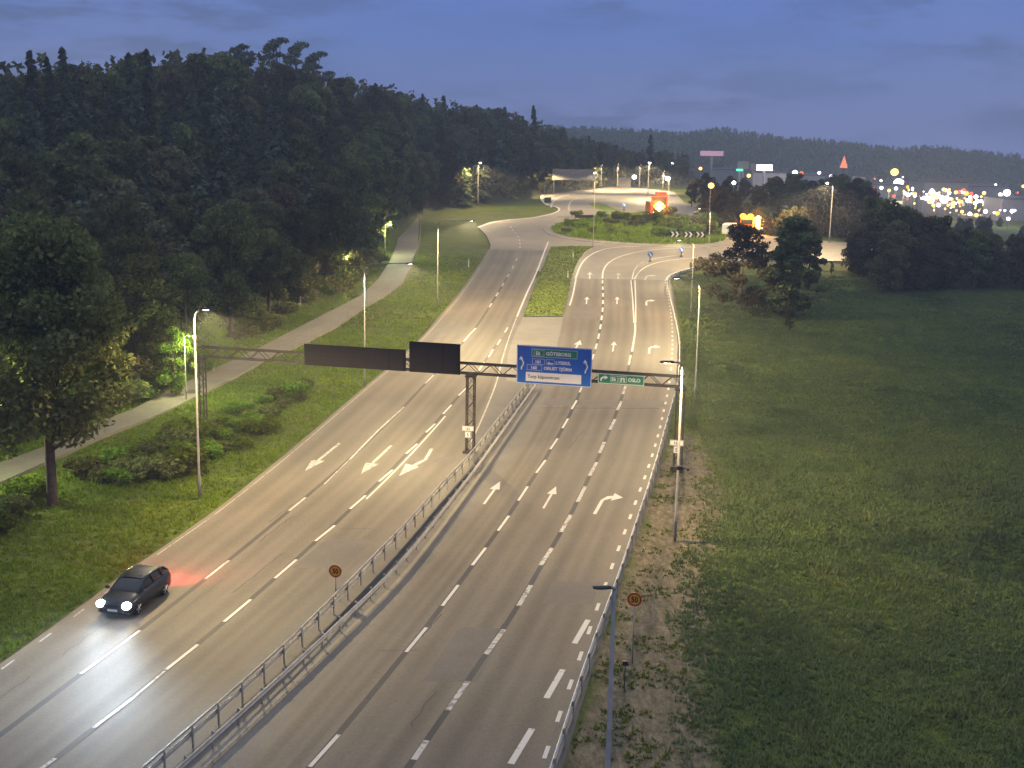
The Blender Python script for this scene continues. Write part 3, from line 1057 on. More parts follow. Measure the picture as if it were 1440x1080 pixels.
rr = [(p.x, p.y) for p in GP([(774, 1080), (809, 972.6), (833, 895), (859, 843), (865, 824), (878, 784), (891, 743), (902, 710), (913, 680), (930, 620), (947, 560)], 0.72)]
fRR = smooth_fun(xfun([Vector((a, b, 0)) for a, b in rr]), 20, 200, 8)
rr_far = [(p.x, p.y) for p in GP([(956.3, 490), (953.5, 465), (947, 435), (940.5, 411), (937.5, 394), (947, 385), (973.5, 377.5), (1008, 371.5), (1039, 368), (1092, 366), (1190, 369), (1235, 369.5)], 0.72)]
ysplit = G(951, 530, 0.72).y
near = [(fRR(y), y) for y in np.arange(26, ysplit, 1.0)]
allr = chaikin([Vector((a, b, 0)) for a, b in near[::4] + rr_far], 2)
guardrail('long steel guardrail along the right edge of the outbound road', [(p.x, p.y) for p in allr], -1, 2.4, None, False, 1.0, 98)


# ------------------------------------------------------------------ lamp posts
def batwing(l, k=1.9, cap=7.5, d=None, back=1.0):
    """road lighting optics: the luminaire throws more light outward than straight down"""
    l.use_nodes = True
    t = l.node_tree
    e = t.nodes['Emission']
    g = nd(t, 'ShaderNodeNewGeometry')
    s = nd(t, 'ShaderNodeSeparateXYZ')
    t.links.new(g.outputs['Incoming'], s.inputs[0])
    c = mth(t, 'MAXIMUM', mth(t, 'ABSOLUTE', s.outputs[2]), 0.02)
    f = mth(t, 'MINIMUM', mth(t, 'POWER', c, -k), cap)
    if d is not None:
        # house-side shield: less light behind the post
        dt = mth(t, 'ADD', mth(t, 'MULTIPLY', s.outputs[0], d[0]), mth(t, 'MULTIPLY', s.outputs[1], d[1]))
        q = ramp(t, mth(t, 'MULTIPLY_ADD', dt, 1.0, 0.5), [(0.0, back), (0.55, 1.0)])
        f = mth(t, 'MULTIPLY', f, q)
    t.links.new(f, e.inputs[1])


def lamp_post(label, base, hgt, adir, alen, energy, group='street lamps along the road', spot=160, drop=False, off=False, aim=0.0, col=(1.0, 0.74, 0.36), r0=0.085, mat='pole', curve=0.6, hs=1.0, point=False, back=0.35, kk=1.9, blend=0.25):
    t = thing('street_lamp', label, 'street lamp', (base.x, base.y, terrain(base.x, base.y)), adir, group)
    pole = MB()
    pole.tube([(0, 0, -0.4), (0, 0, 1.3), (0, 0, 1.32), (0, 0, hgt - curve)], [r0, r0, r0 * 0.8, r0 * 0.55], 10)
    pole.box((r0 * 0.8, 0, 0.75), (0.03, 0.12, 0.35))
    pole.build('pole', M[mat], t, True)
    arm = MB()
    pts = [(0, 0, hgt - curve - 0.05)]
    for a in np.linspace(0, math.pi / 2, 6):
        pts.append((curve * (1 - math.cos(a)), 0, hgt - curve + curve * math.sin(a)))
    if alen > curve + 0.05:
        pts.append((alen, 0, hgt + 0.04 * alen))
    arm.tube(pts, [r0 * 0.55] + [r0 * 0.5] * (len(pts) - 1), 8)
    arm.build('arm', M[mat], t, True)
    hx, hz = alen + 0.25 * hs, hgt + 0.04 * alen
    hb = MB()
    rings = []
    for k, (xx, wy, th) in enumerate([(-0.12, 0.05, 0.05), (0.0, 0.11, 0.07), (0.15, 0.15, 0.075), (0.5, 0.16, 0.06), (0.66, 0.12, 0.04)]):
        rings.append([((hx - 0.15 + xx * hs), hs * wy * math.cos(2 * math.pi * j / 12), hz + hs * th * math.sin(2 * math.pi * j / 12)) for j in range(12)])
    head = hb.loft(rings).build('lamp_head', M['dark'] if not drop else M['galv'], t, True)
    ln = MB()
    if drop:
        ln.ball((hx + 0.1 * hs, 0, hz - 0.07 * hs), 0.17 * hs, 10, 0.85)
    else:
        ln.box((hx + 0.12 * hs, 0, hz - 0.060 * hs), (0.34 * hs, 0.14 * hs, 0.02))
    ln.build('lens', M['lens_off'] if off else M['lens'], head)
    if energy:
        l = bpy.data.lights.new('lamp_light', 'POINT' if point else 'SPOT')
        l.energy = energy
        l.color = col
        if not point:
            l.spot_size = R(spot)
            l.spot_blend = blend
            batwing(l, kk, d=(math.cos(adir), math.sin(adir)), back=back)
        l.shadow_soft_size = 0.16
        lo = bpy.data.objects.new('lamp_light', l)
        C.objects.link(lo)
        lo.parent = head
        lo.location = (hx + 0.12 * hs, 0, hz - (0.30 if drop else 0.12) * hs)
        lo.rotation_euler = (0, -aim, 0)
    return t


EN = 4900.0


def top_h(base, px, py):
    """height of a pole whose top is seen at a pixel, over the given base"""
    u, f, d = ray(px, py)
    return HC + d * base.y / f - terrain(base.x, base.y)


def lampat(label, bpx, tpx, adir, alen, en, **kw):
    b = G(*bpx)
    h = top_h(b, *tpx)
    return lamp_post(label, b, h, adir, alen, en, **kw)


lampat('tall lamp post on the left verge nearest the big tree', (281, 700), (273, 434), R(-10), 0.4, EN * 2.4, back=0.16, blend=0.5, spot=164, r0=0.10)
lampat('thin lamp post behind the dark sign panel with long arm over the path edge', (513, 543), (517, 371), R(-5), 3.7, EN * 1.5, back=1.2, r0=0.08)
lampat('thin lamp post on the slope with long arm toward the road bend', (615, 432), (620, 311), R(-5), 3.7, EN * 2.1, back=1.2, r0=0.08)
lampat('lit lamp post at the wood edge left of the roundabout', (672, 288), (674, 228), R(-70), 0.9, EN * 1.7, drop=True, back=0.12, r0=0.12, hs=1.3)
b1 = G(949, 757)
lampat('lamp post beside the right leg of the gantry with two small signs behind it', (949, 757), (962, 510), R(180), 0.5, EN * 0.85, back=2.1, kk=1.25, curve=0.3, spot=160, r0=0.095)
nearb = Vector((4.55, 39.4, 0))
uu, ff, dd = ray(866, 826)
nearb = Vector((uu / ff * 39.4 - 0.05, 39.4, 0))
lamp_post('nearest lamp post with dark unlit head over the right edge line', nearb, HC + dd * 39.4 / ff, R(186), 0.12, 0, off=True, r0=0.12, mat='pole', curve=0.12, hs=0.8)
lampat('dark lamp post with curved arm in the field behind the gantry', (977, 560), (990, 392), R(186), 1.7, EN * 0.9, back=0.8, r0=0.085, mat='galv_old', curve=1.0)
lampat('thin pale lamp post in the field beside the right bend', (971, 446), (980, 338), R(190), 1.4, EN * 1.7, r0=0.07)
lampat('slender dark lamp post at the inside of the right bend', (995.5, 374), (1000, 294), R(150), 1.4, EN * 1.7, r0=0.08, mat='galv_old')
lampat('lamp post on the roundabout edge with slender dark pole', (834, 346), (838, 243), R(90), 0.8, EN * 1.9, drop=True, back=0.5, r0=0.08, mat='galv_old')
lampat('brightest yellow lamp post behind the roundabout', (911, 276), (913, 228), R(-90), 0.8, EN * 1.9, drop=True, back=0.12, r0=0.14, hs=1.9)
lampat('white lamp post at the right end of the far bend', (939, 306), (941, 247), R(180), 0.8, EN * 1.9, drop=True, back=0.12, r0=0.12, hs=1.2)
lampat('lamp post among the trees by the right exit road', (1166, 341), (1171, 257), R(200), 0.8, EN * 1.9, drop=True, back=0.12, r0=0.12, hs=1.2)
for px, y0, y1, lb in ((766, 271, 240, 'far lamp post left of the dark overhead panel'), (845, 264, 232, 'far lamp post just right of the dark overhead panel'),
                       (868, 265, 231, 'far lamp post left of the square sign back'), (899, 264, 232, 'far lamp post between the square sign back and the yellow lamp'),
                       (932, 268, 240, 'far lamp post between the yellow lamp and the white lamp')):
    lampat(lb, (px, y0), (px + 1, y1), R(-90), 2.0, EN * 0.9, r0=0.13, mat='galv_old', group='far lamp posts behind the roundabout')
# lamps on the cycle path, mostly hidden in the leaves
for px, py, hh, lb, en in ((541.5, 360, 5.0, 'small lit path lamp beside the bright leaves', 3000), (478, 412, 5.0, 'small path lamp hidden in bright leaves left of the path', 3000), (262, 562, 5.5, 'small path lamp in the leaves behind the tall left lamp post', 2600), (-30, 690, 5.5, 'small path lamp at the left end of the path', 3000)):
    b = G(px, py)
    lamp_post(lb, b, hh, R(-20), 0.7, en, group='lamps along the cycle path', point=True, drop=True, col=(0.94, 1.0, 0.48), r0=0.05, curve=0.3, hs=0.7)


# ------------------------------------------------------------------ gantry across both carriageways
gl, gr_ = G(281, 494, 6.2), G(963, 537, 6.2)
gl.z = gr_.z = 0
gdir = (gr_ - gl).normalized()
gang = math.atan2(gdir.y, gdir.x)
glen = (gr_ - gl).length
GZ = 6.2


def gantry_pos(px, py):
    """(along, up) on the gantry's vertical plane"""
    u, f, d = ray(px, py)
    # solve t*(u,f) = gl + s*gdir
    det = u * -gdir.y + f * gdir.x
    t = (gl.x * -gdir.y + gl.y * gdir.x) / det
    X, Y, Z = u * t, f * t, HC + d * t
    return (Vector((X, Y, 0)) - gl).dot(gdir), Z


gt = thing('sign_gantry', 'steel lattice gantry spanning both carriageways on three legs', 'gantry', (gl.x, gl.y, 0), gang)
bm_ = MB()
for zz_ in (-0.36, 0.36):
    for yy_ in (-0.28, 0.28):
        bm_.box((glen / 2, yy_, GZ + zz_), (glen, 0.09, 0.09))
n = int(glen / 0.8)
for i in range(n):
    x0, x1 = i * glen / n, (i + 1) * glen / n
    for yy_ in (-0.28, 0.28):
        a, b = (-0.36, 0.36) if i % 2 else (0.36, -0.36)
        bm_.tube([(x0, yy_, GZ + a), (x1, yy_, GZ + b)], 0.028, 5)
    for zz_ in (-0.36, 0.36):
        a, b = (-0.28, 0.28) if i % 2 else (0.28, -0.28)
        bm_.tube([(x0, a, GZ + zz_), (x1, b, GZ + zz_)], 0.024, 5)
bm_.build('lattice_beam', M['lattice'], gt)
legpos = [0.05, gantry_pos(662, 560)[0], glen - 0.25]
for s in legpos:
    lg = MB()
    for sx in (-0.27, 0.27):
        for sy in (-0.22, 0.22):
            lg.box((s + sx, sy, (GZ - 0.36) / 2 - 0.2), (0.08, 0.08, GZ - 0.36 + 0.4))
    m_ = 9
    for i in range(m_):
        z0, z1 = i * (GZ - 0.4) / m_, (i + 1) * (GZ - 0.4) / m_
        for sy in (-0.22, 0.22):
            a, b = (-0.27, 0.27) if i % 2 else (0.27, -0.27)
            lg.tube([(s + a, sy, z0), (s + b, sy, z1)], 0.022, 5)
        for sx in (-0.27, 0.27):
            a, b = (-0.22, 0.22) if i % 2 else (0.22, -0.22)
            lg.tube([(s + sx, a, z0), (s + sx, b, z1)], 0.022, 5)
    lg.box((s, 0, 0.06), (0.9, 0.8, 0.24))
    lg.box((s, 0, GZ - 0.55), (0.75, 0.62, 0.12))
    lg.build('leg', M['lattice'], gt)


def text_mesh(s, size, x, z, y, mb, sx=1.0, bold=0.012, align='LEFT'):
    cu = bpy.data.curves.new('t', 'FONT')
    cu.body = s
    cu.size = size
    cu.align_x = align
    cu.offset = bold
    cu.resolution_u = 3
    ob = bpy.data.objects.new('t', cu)
    C.objects.link(ob)
    bpy.context.view_layer.update()
    me = bpy.data.meshes.new_from_object(ob.evaluated_get(bpy.context.evaluated_depsgraph_get()))
    mb.add([(x + v.co.x * sx, y, z + v.co.y) for v in me.vertices], [tuple(p.vertices) for p in me.polygons])
    wdt = max((v.co.x for v in me.vertices), default=0) * sx
    bpy.data.objects.remove(ob)
    bpy.data.curves.remove(cu)
    bpy.data.meshes.remove(me)
    return wdt


def rect(mb, x0, z0, x1, z1, y):
    mb.add([(x0, y, z0), (x1, y, z0), (x1, y, z1), (x0, y, z1)], [(0, 1, 2, 3)])


def frame(mb, x0, z0, x1, z1, y, t):
    rect(mb, x0, z0, x1, z0 + t, y)
    rect(mb, x0, z1 - t, x1, z1, y)
    rect(mb, x0, z0 + t, x0 + t, z1 - t, y)
    rect(mb, x1 - t, z0 + t, x1, z1 - t, y)


def panel(mb, W, H, y0, y1):
    mb.box((W / 2, (y0 + y1) / 2, H / 2), (W, abs(y1 - y0), H))


def sign_at(name, label, cat, p0, p1, p2, yoff, group=None):
    """lower left, lower right, upper left corner pixels -> thing at the lower left corner; local x along, z up, -y to the outbound traffic"""
    s0, z0 = gantry_pos(*p0)
    s1, z1 = gantry_pos(*p1)
    s2, z2 = gantry_pos(*p2)
    nv = Vector((-gdir.y, gdir.x, 0))
    q = gl + gdir * s0 + nv * yoff
    t = thing(name, label, cat, (q.x, q.y, (z0 + z1) / 2), gang, group)
    return t, s1 - s0, z2 - z0


# blue direction sign
t, W, H = sign_at('direction_sign', 'large blue direction sign with three destination rows on the gantry', 'road sign', (728, 537), (833, 543.5), (729, 483.5), -0.42)
pb = MB()
panel(pb, W, H, 0.0, 0.05)
for xx in (W * 0.2, W * 0.5, W * 0.8):
    pb.box((xx, 0.1, H / 2), (0.08, 0.09, H * 0.96))
pb.build('panel', M['blue'], t)
wm = MB()
frame(wm, 0.02, 0.02, W - 0.02, H - 0.02, -0.003, 0.035)
gx0, gx1, gz0, gz1 = W * 0.20, W * 0.805, H * 0.715, H * 0.925
gm_ = MB()
rect(gm_, gx0, gz0, gx1, gz1, -0.003)
gm_.build('green_field', M['green'], t)
frame(wm, gx0, gz0, gx1, gz1, -0.006, 0.022)
frame(wm, gx0 + W * 0.03, gz0 + 0.07, gx0 + W * 0.165, gz1 - 0.07, -0.006, 0.02)
text_mesh('E6', 0.33, gx0 + W * 0.055, gz0 + 0.15, -0.006, wm, 0.95)
text_mesh('GÖTEBORG', 0.33, gx0 + W * 0.19, gz0 + 0.15, -0.006, wm, 1.0)
frame(wm, W * 0.21, H * 0.52, W * 0.375, H * 0.665, -0.003, 0.02)
text_mesh('161', 0.31, W * 0.245, H * 0.55, -0.003, wm, 0.95)
frame(wm, W * 0.395, H * 0.52, W * 0.505, H * 0.665, -0.003, 0.02)
wm.add([(W * 0.405, -0.003, H * 0.565), (W * 0.42, -0.003, H * 0.54), (W * 0.48, -0.003, H * 0.54), (W * 0.496, -0.003, H * 0.575), (W * 0.44, -0.003, H * 0.575), (W * 0.44, -0.003, H * 0.6), (W * 0.42, -0.003, H * 0.6), (W * 0.42, -0.003, H * 0.57)], [(0, 1, 2, 3, 4, 5, 6, 7)])
text_mesh('LYSEKIL', 0.31, W * 0.52, H * 0.55, -0.003, wm, 1.0)
frame(wm, W * 0.14, H * 0.36, W * 0.34, H * 0.505, -0.003, 0.02)
text_mesh('160', 0.31, W * 0.19, H * 0.39, -0.003, wm, 0.95)
text_mesh('ORUST TJÖRN', 0.31, W * 0.365, H * 0.39, -0.003, wm, 0.98)
for x0, hk in ((W * 0.065, H * 0.36), (W * 0.915, H * 0.36)):
    # stem that winds round a roundabout, with an arrow head
    p = [(0.0, 0.0), (0.01, 0.18), (0.12, 0.36), (0.14, 0.52), (0.05, 0.66), (-0.02, 0.76)]
    vs = []
    for i, (a, b) in enumerate(p):
        vs += [(x0 + a - 0.045, -0.003, hk + b), (x0 + a + 0.045, -0.003, hk + b)]
    wm.add(vs, [(2 * i, 2 * i + 1, 2 * i + 3, 2 * i + 2) for i in range(len(p) - 1)])
    wm.add([(x0 - 0.17, -0.0035, hk + 0.72), (x0 + 0.13, -0.0035, hk + 0.72), (x0 - 0.03, -0.0035, hk + 0.98)], [(0, 1, 2)])
wm.build('lettering', M['signwhite'], t)
wf = MB()
rect(wf, W * 0.125, H * 0.07, W * 0.865, H * 0.31, -0.003)
wfo = wf.build('white_field', M['signwhite'], t)
bt = MB()
text_mesh('Torp köpcentrum', 0.33, W * 0.15, H * 0.155, -0.006, bt, 0.95, 0.006)
bt.build('lettering', M['signblack'], wfo)

# green sign
t, W, H = sign_at('direction_sign', 'small green direction sign with a turn arrow right of the blue sign', 'road sign', (842, 537), (907, 541.5), (843, 523), -0.42)
pb = MB()
panel(pb, W, H, 0.0, 0.05)
pb.box((W * 0.3, 0.1, H / 2), (0.08, 0.09, H * 0.9)).box((W * 0.75, 0.1, H / 2), (0.08, 0.09, H * 0.9))
pb.build('panel', M['green'], t)
wm = MB()
frame(wm, 0.015, 0.015, W - 0.015, H - 0.015, -0.003, 0.035)
ax = W * 0.055
wm.add([(ax, -0.003, H * .25), (ax + .1, -0.003, H * .25), (ax + .1, -0.003, H * .42), (ax + .2, -0.003, H * .55), (ax + .3, -0.003, H * .55), (ax + .3, -0.003, H * .70), (ax + .15, -0.003, H * .70), (ax, -0.003, H * .5)], [(0, 1, 2, 5, 6, 7), (2, 3, 4, 5)])
wm.add([(ax + .29, -0.0035, H * .42), (ax + .55, -0.0035, H * .62), (ax + .29, -0.0035, H * .84)], [(0, 1, 2)])
frame(wm, W * 0.27, H * .2, W * .43, H * .82, -0.003, 0.02)
text_mesh('E6', 0.34, W * 0.295, H * 0.34, -0.003, wm, 0.9)
frame(wm, W * 0.45, H * .2, W * .62, H * .82, -0.003, 0.02)
# little expressway pictogram: two lanes under a bridge
wm.add([(W * .48, -0.003, H * .28), (W * .515, -0.003, H * .28), (W * .525, -0.003, H * .72), (W * .51, -0.003, H * .72)], [(0, 1, 2, 3)])
wm.add([(W * .555, -0.003, H * .28), (W * .59, -0.003, H * .28), (W * .56, -0.003, H * .72), (W * .545, -0.003, H * .72)], [(0, 1, 2, 3)])
rect(wm, W * .47, H * .54, W * .60, H * .62, -0.0035)
text_mesh('OSLO', 0.34, W * 0.65, H * 0.34, -0.003, wm, 0.98)
wm.build('lettering', M['signwhite'], t)

# backs of the signs for the oncoming lanes
for a, b, c, lb in (((431, 511), (573, 521.5), (432, 481.5), 'long dark back of a sign on the left half of the gantry'), ((578, 520.5), (649, 526.5), (579, 478), 'squarer dark back of a sign beside the middle leg of the gantry')):
    t, W, H = sign_at('back_facing_sign', lb, 'road sign', a, b, c, -0.40, 'dark sign backs on the gantry')
    pb = MB()
    panel(pb, W, H, 0.0, 0.05)
    pb.build('panel', M['panelback'], t)
    ribs = MB()
    for k in range(1, int(H / 0.3)):
        ribs.box((W / 2, -0.012, k * 0.3), (W - 0.02, 0.024, 0.03))
    for k in range(int(W / 1.1) + 1):
        ribs.box((0.2 + k * (W - 0.4) / max(1, int(W / 1.1)), -0.02, H / 2), (0.05, 0.04, H - 0.04))
    ribs.build('stiffener', M['panelback'], t)


def plate_on(label, x, y, z, rz, rows):
    t = thing('road_number_sign', label, 'road sign', (x, y, z), rz, 'small white plates on the gantry legs')
    for txt, w_, h_, zo in rows:
        p = MB().box((0, 0, zo), (w_, 0.02, h_)).build('plate', M['signwhite'], t)
        tm = MB()
        text_mesh(txt, h_ * 0.72, 0, zo - h_ * 0.26, -0.013, tm, 1.0, 0.006, 'CENTER')
        frame(tm, -w_ / 2 + 0.015, zo - h_ / 2 + 0.015, w_ / 2 - 0.015, zo + h_ / 2 - 0.015, -0.013, 0.02)
        tm.build('lettering', M['signblack'], p)
    return t


nv = Vector((-gdir.y, gdir.x, 0))
s_, z_ = gantry_pos(660, 601)
q = gl + gdir * s_ - nv * 0.40
plate_on('two white plates with road numbers on the middle leg of the gantry', q.x, q.y, z_, gang, [('161', 0.85, 0.36, 0.0), ('5', 0.42, 0.46, -0.45)])
s_, z_ = gantry_pos(952.5, 621)
q = gl + gdir * s_ - nv * 0.40
plate_on('two white plates with road numbers on the right leg of the gantry', q.x, q.y, z_, gang, [('161', 0.95, 0.40, 0.0), ('5', 0.40, 0.50, -0.48)])


# ------------------------------------------------------------------ roadside signs
def disc(mb, r, y, r0=0.0, n=28, cz=0.0):
    for i in range(n):
        a, b = 2 * math.pi * i / n, 2 * math.pi * (i + 1) / n
        if r0:
            mb.add([(r * math.cos(a), y, cz + r * math.sin(a)), (r0 * math.cos(a), y, cz + r0 * math.sin(a)), (r0 * math.cos(b), y, cz + r0 * math.sin(b)), (r * math.cos(b), y, cz + r * math.sin(b))], [(0, 3, 2, 1)])
        else:
            mb.add([(0, y, cz), (r * math.cos(a), y, cz + r * math.sin(a)), (r * math.cos(b), y, cz + r * math.sin(b))], [(0, 1, 2)])


def speed_sign(label, base, zc, rz, r=0.33):
    t = thing('speed_limit_sign', label, 'road sign', (base.x, base.y, terrain(base.x, base.y)), rz, 'speed limit signs')
    MB().tube([(0, 0.05, -0.3), (0, 0.05, zc + 0.25)], 0.03, 8).build('post', M['galv_old'], t, True)
    f = MB()
    f.prism([(r * math.cos(2 * math.pi * i / 28), zc + r * math.sin(2 * math.pi * i / 28)) for i in range(28)], -0.012, 0.012)
    fo = f.build('sign_face', M['yellow'], t)
    g = MB()
    disc(g, r, -0.015, r * 0.74, 28, zc)
    g.build('red_rim', M['red'], fo)
    x = MB()
    text_mesh('50', 0.36, 0, zc - 0.125, -0.016, x, 0.85, 0.012, 'CENTER')
    x.build('lettering', M['signblack'], fo)


g1 = G(472, 842)
speed_sign('round yellow and red 50 sign standing against the median barrier', g1, top_h(g1, 469, 803), R(-12))
g2 = G(889, 930)
speed_sign('round brownish 50 sign on the bare verge beside the nearest lamp post', g2, top_h(g2, 893, 843), R(-12), 0.32)
mp = thing('marker_post', 'short dark marker post with a small square top on the bare verge', 'post', G(878, 969))
hh = top_h(G(878, 969), 888, 918)
MB().tube([(0, 0, -0.2), (0, 0, 1.1)], 0.025, 6).build('post', M['dark'], mp)
MB().box((0, 0, 1.16), (0.22, 0.1, 0.2)).build('cap', M['dark'], mp)
# small box with two arms on the lamp post by the gantry
uq, fq, dq = ray(955.5, 657)
yq = b1.y - 0.02
cb_ = thing('camera_box', 'small dark traffic camera bracket strapped to the lamp post by the gantry', 'camera', (uq / fq * yq, yq - 0.14, HC + dq * yq / fq))
MB().box((0, 0, 0), (0.34, 0.2, 0.24)).build('housing', M['dark'], cb_, False, 0.02)
MB().tube([(-0.45, 0, 0.06), (0.45, 0, -0.02)], 0.035, 6).build('bracket', M['dark'], cb_)
for sx in (-0.45, 0.45):
    MB().box((sx, -0.05, 0.04 if sx < 0 else -0.04), (0.14, 0.3, 0.13)).build('sensor', M['dark'], cb_, False, 0.015)


def chevron_sign(label, px, py):
    b = G(px, py)
    t = thing('chevron_sign', label, 'road sign', (b.x, b.y, terrain(b.x, b.y) + 0.2), R(0), 'chevron boards on the roundabout')
    for sx in (-0.55, 0.55):
        MB().tube([(sx, 0.04, -0.4), (sx, 0.04, 1.75)], 0.035, 6).build('post', M['galv_old'], t)
    p = MB().box((0, 0, 1.25), (1.75, 0.04, 0.95)).build('board', M['signblack'], t)
    m = MB()
    for k in (-0.5, 0.28):
        m.add([(k - 0.22, -0.024, 0.80), (k + 0.10, -0.024, 0.80), (k + 0.44, -0.024, 1.25), (k + 0.10, -0.024, 1.70), (k - 0.22, -0.024, 1.70), (k + 0.12, -0.024, 1.25)], [(0, 1, 2, 5), (5, 2, 3, 4)])
    m.build('chevron', M['signwhite'], p)


chevron_sign('left black and white chevron board on the roundabout island', 948.5, 341)
chevron_sign('middle black and white chevron board on the roundabout island', 967.5, 341.5)
chevron_sign('right black and white chevron board on the roundabout island', 984, 341.5)


def bollard(label, px, py, s=1.0):
    b = G(px, py)
    t = thing('keep_right_bollard', label, 'traffic bollard', (b.x, b.y, terrain(b.x, b.y) + 0.1), 0, 'keep right bollards on the kerbed islands')
    MB().tube([(0, 0, -0.2), (0, 0, 0.15), (0, 0, 0.2), (0, 0, 0.75)], [0.32 * s, 0.3 * s, 0.12 * s, 0.12 * s], 10).build('base', M['dark'], t, True)
    f = MB().prism([(0.42 * s * math.cos(2 * math.pi * i / 20), 1.15 + 0.42 * s * math.sin(2 * math.pi * i / 20)) for i in range(20)], -0.05, 0.05).build('sign_face', M['blue'], t)
    m = MB()
    m.add([(-.2, -.053, 1.38), (-.12, -.053, 1.45), (.1, -.053, 1.12), (.02, -.053, 1.05)], [(0, 3, 2, 1)])
    m.add([(.22, -.054, .9), (.22, -.054, 1.2), (-.08, -.054, .9)], [(0, 1, 2)])
    m.build('arrow', M['signwhite'], f)


bollard('blue keep right bollard on the kerbed tip between the lanes', 914, 369)
bollard('blue keep right bollard farther along the right bend', 958, 361.5)
bollard('blue keep right bollard on the far splitter island', 877.5, 296)


def low_board(label, px, py, w_, h_, z0, rz, mat='dark'):
    b = G(px, py)
    t = thing('sign_board', label, 'road sign', (b.x, b.y, terrain(b.x, b.y)), rz)
    for sx in (-w_ * 0.35, w_ * 0.35):
        MB().tube([(sx, 0.05, -0.3), (sx, 0.05, z0 + h_)], 0.04, 6).build('post', M['galv_old'], t)
    MB().box((0, 0, z0 + h_ / 2), (w_, 0.04, h_)).build('board', M[mat], t, False, 0.01)


low_board('dark board on two posts at the far left kerb of the roundabout', 770, 289, 2.0, 1.2, 0.6, R(40))
low_board('low dark board at the back edge of the roundabout island', 816, 310, 2.2, 0.6, 0.5, R(0))
low_board('second low dark board at the back edge of the roundabout island', 828, 310, 1.8, 0.6, 0.5, R(0))
low_board('low dark board at the left tip of the roundabout island', 796, 331, 2.0, 0.6, 0.7, R(-20))
low_board('square greenish sign back behind the roundabout', 878, 266, 3.4, 2.6, 0.6, R(0), 'wall_warm')

# far gantry with the back of a long panel
b = G(770, 271)
yg = at_depth(807, 246, b.y).y
pA, pB = at_depth(777, 237.5, yg), at_depth(838, 254, yg)
t = thing('overhead_sign', 'long grey back of an overhead panel across the far road', 'road sign', (pA.x, yg, terrain(pA.x, yg)))
z0, z1 = pB.z - t.location.z, pA.z - t.location.z
MB().box(((pB.x - pA.x) / 2, 0, (z0 + z1) / 2), (pB.x - pA.x, 0.12, z1 - z0)).build('panel', M['galv_old'], t)
for xx in (0.4, pB.x - pA.x - 0.4):
    MB().tube([(xx, 0.2, -0.4), (xx, 0.2, z1)], 0.16, 8).build('post', M['galv_old'], t, True)
rb = MB()
for k in range(1, 6):
    rb.box(((pB.x - pA.x) / 2, -0.08, z0 + (z1 - z0) * k / 6), (pB.x - pA.x, 0.05, 0.07))
rb.build('stiffener', M['galv_old'], t)

# white edge posts and thin sign posts
for px, py, lb in ((659, 374, 'white edge post on the left grass slope'), (806, 364, 'farther white edge post in the grass median'), (798.5, 392, 'nearer white edge post in the grass median'), (1188, 366, 'white edge post by the right exit road')):
    b = G(px, py)
    t = thing('edge_post', lb, 'edge post', (b.x, b.y, terrain(b.x, b.y)), 0, 'white edge posts')
    MB().box((0, 0, 0.45), (0.14, 0.10, 1.3)).build('post', M['signwhite'], t, False, 0.02)
    MB().box((0, -0.052, 0.92), (0.07, 0.01, 0.16)).build('reflector', M['dark'], t)

# wire fence beside the cycle path
fp = [(p.x, p.y) for p in GP([(392, 498), (431, 482.5), (472, 461.5), (510, 435), (544, 416.5), (565.5, 400), (577.5, 377), (588, 349), (590, 322), (590.5, 306)])]
t = thing('wire_fence', 'low wire fence with thin posts along the right side of the cycle path', 'fence', (0, 0, 0))
pth = on_ground(resample(chaikin([Vector((a, b, 0)) for a, b in fp], 2), 2.0), 0)
wr = MB()
for z in (0.15, 0.5, 0.85, 1.2):
    wr.tube([p + Vector((0.25, 0, z)) for p in pth], 0.008, 4)
wr.build('wire', M['dark'], t)
pm = MB().tube([(0, 0, -0.3), (0, 0, 1.15)], 0.022, 6).mesh('post', M['galv_old'])
for p in resample(pth, 3.2)[:60]:
    link('post', pm, t, (p.x + 0.25, p.y, terrain(p.x, p.y)))

# ------------------------------------------------------------------ vegetation meshes (shared by the copies)
def cloud(rng, cen, rad, n, size, zs=1.0, droop=0.0, shell=0.35):
    """n leaf-sized faces spread through ellipsoidal clumps"""
    cen = np.asarray(cen, float)
    rad = np.asarray(rad, float)
    k = len(cen)
    idx = rng.integers(0, k, n)
    d = rng.normal(size=(n, 3))
    d /= np.linalg.norm(d, axis=1)[:, None]
    r = rng.random(n) ** shell
    p = cen[idx] + d * (r * rad[idx])[:, None] * np.array([1, 1, zs])
    nrm = rng.normal(size=(n, 3)) + np.array([0, 0, 0.6])
    nrm /= np.linalg.norm(nrm, axis=1)[:, None]
    a = np.cross(nrm, rng.normal(size=(n, 3)))
    a /= np.linalg.norm(a, axis=1)[:, None]
    b = np.cross(nrm, a)
    s = size * (0.6 + 0.8 * rng.random(n))
    a *= s[:, None]
    b *= (s * 0.62)[:, None]
    a[:, 2] -= droop * s
    V = np.stack([p - a, p - b * 0.9 + a * 0.1, p + a, p + b], 1).reshape(-1, 3)
    F = np.arange(n * 4).reshape(n, 4)
    return V, F


def merge(parts):
    V, F, I, b = [], [], [], 0
    for v, f, i in parts:
        V.append(v)
        F.append(np.asarray(f) + b)
        I.append(np.full(len(f), i))
        b += len(v)
    return np.concatenate(V), np.concatenate(F), np.concatenate(I)


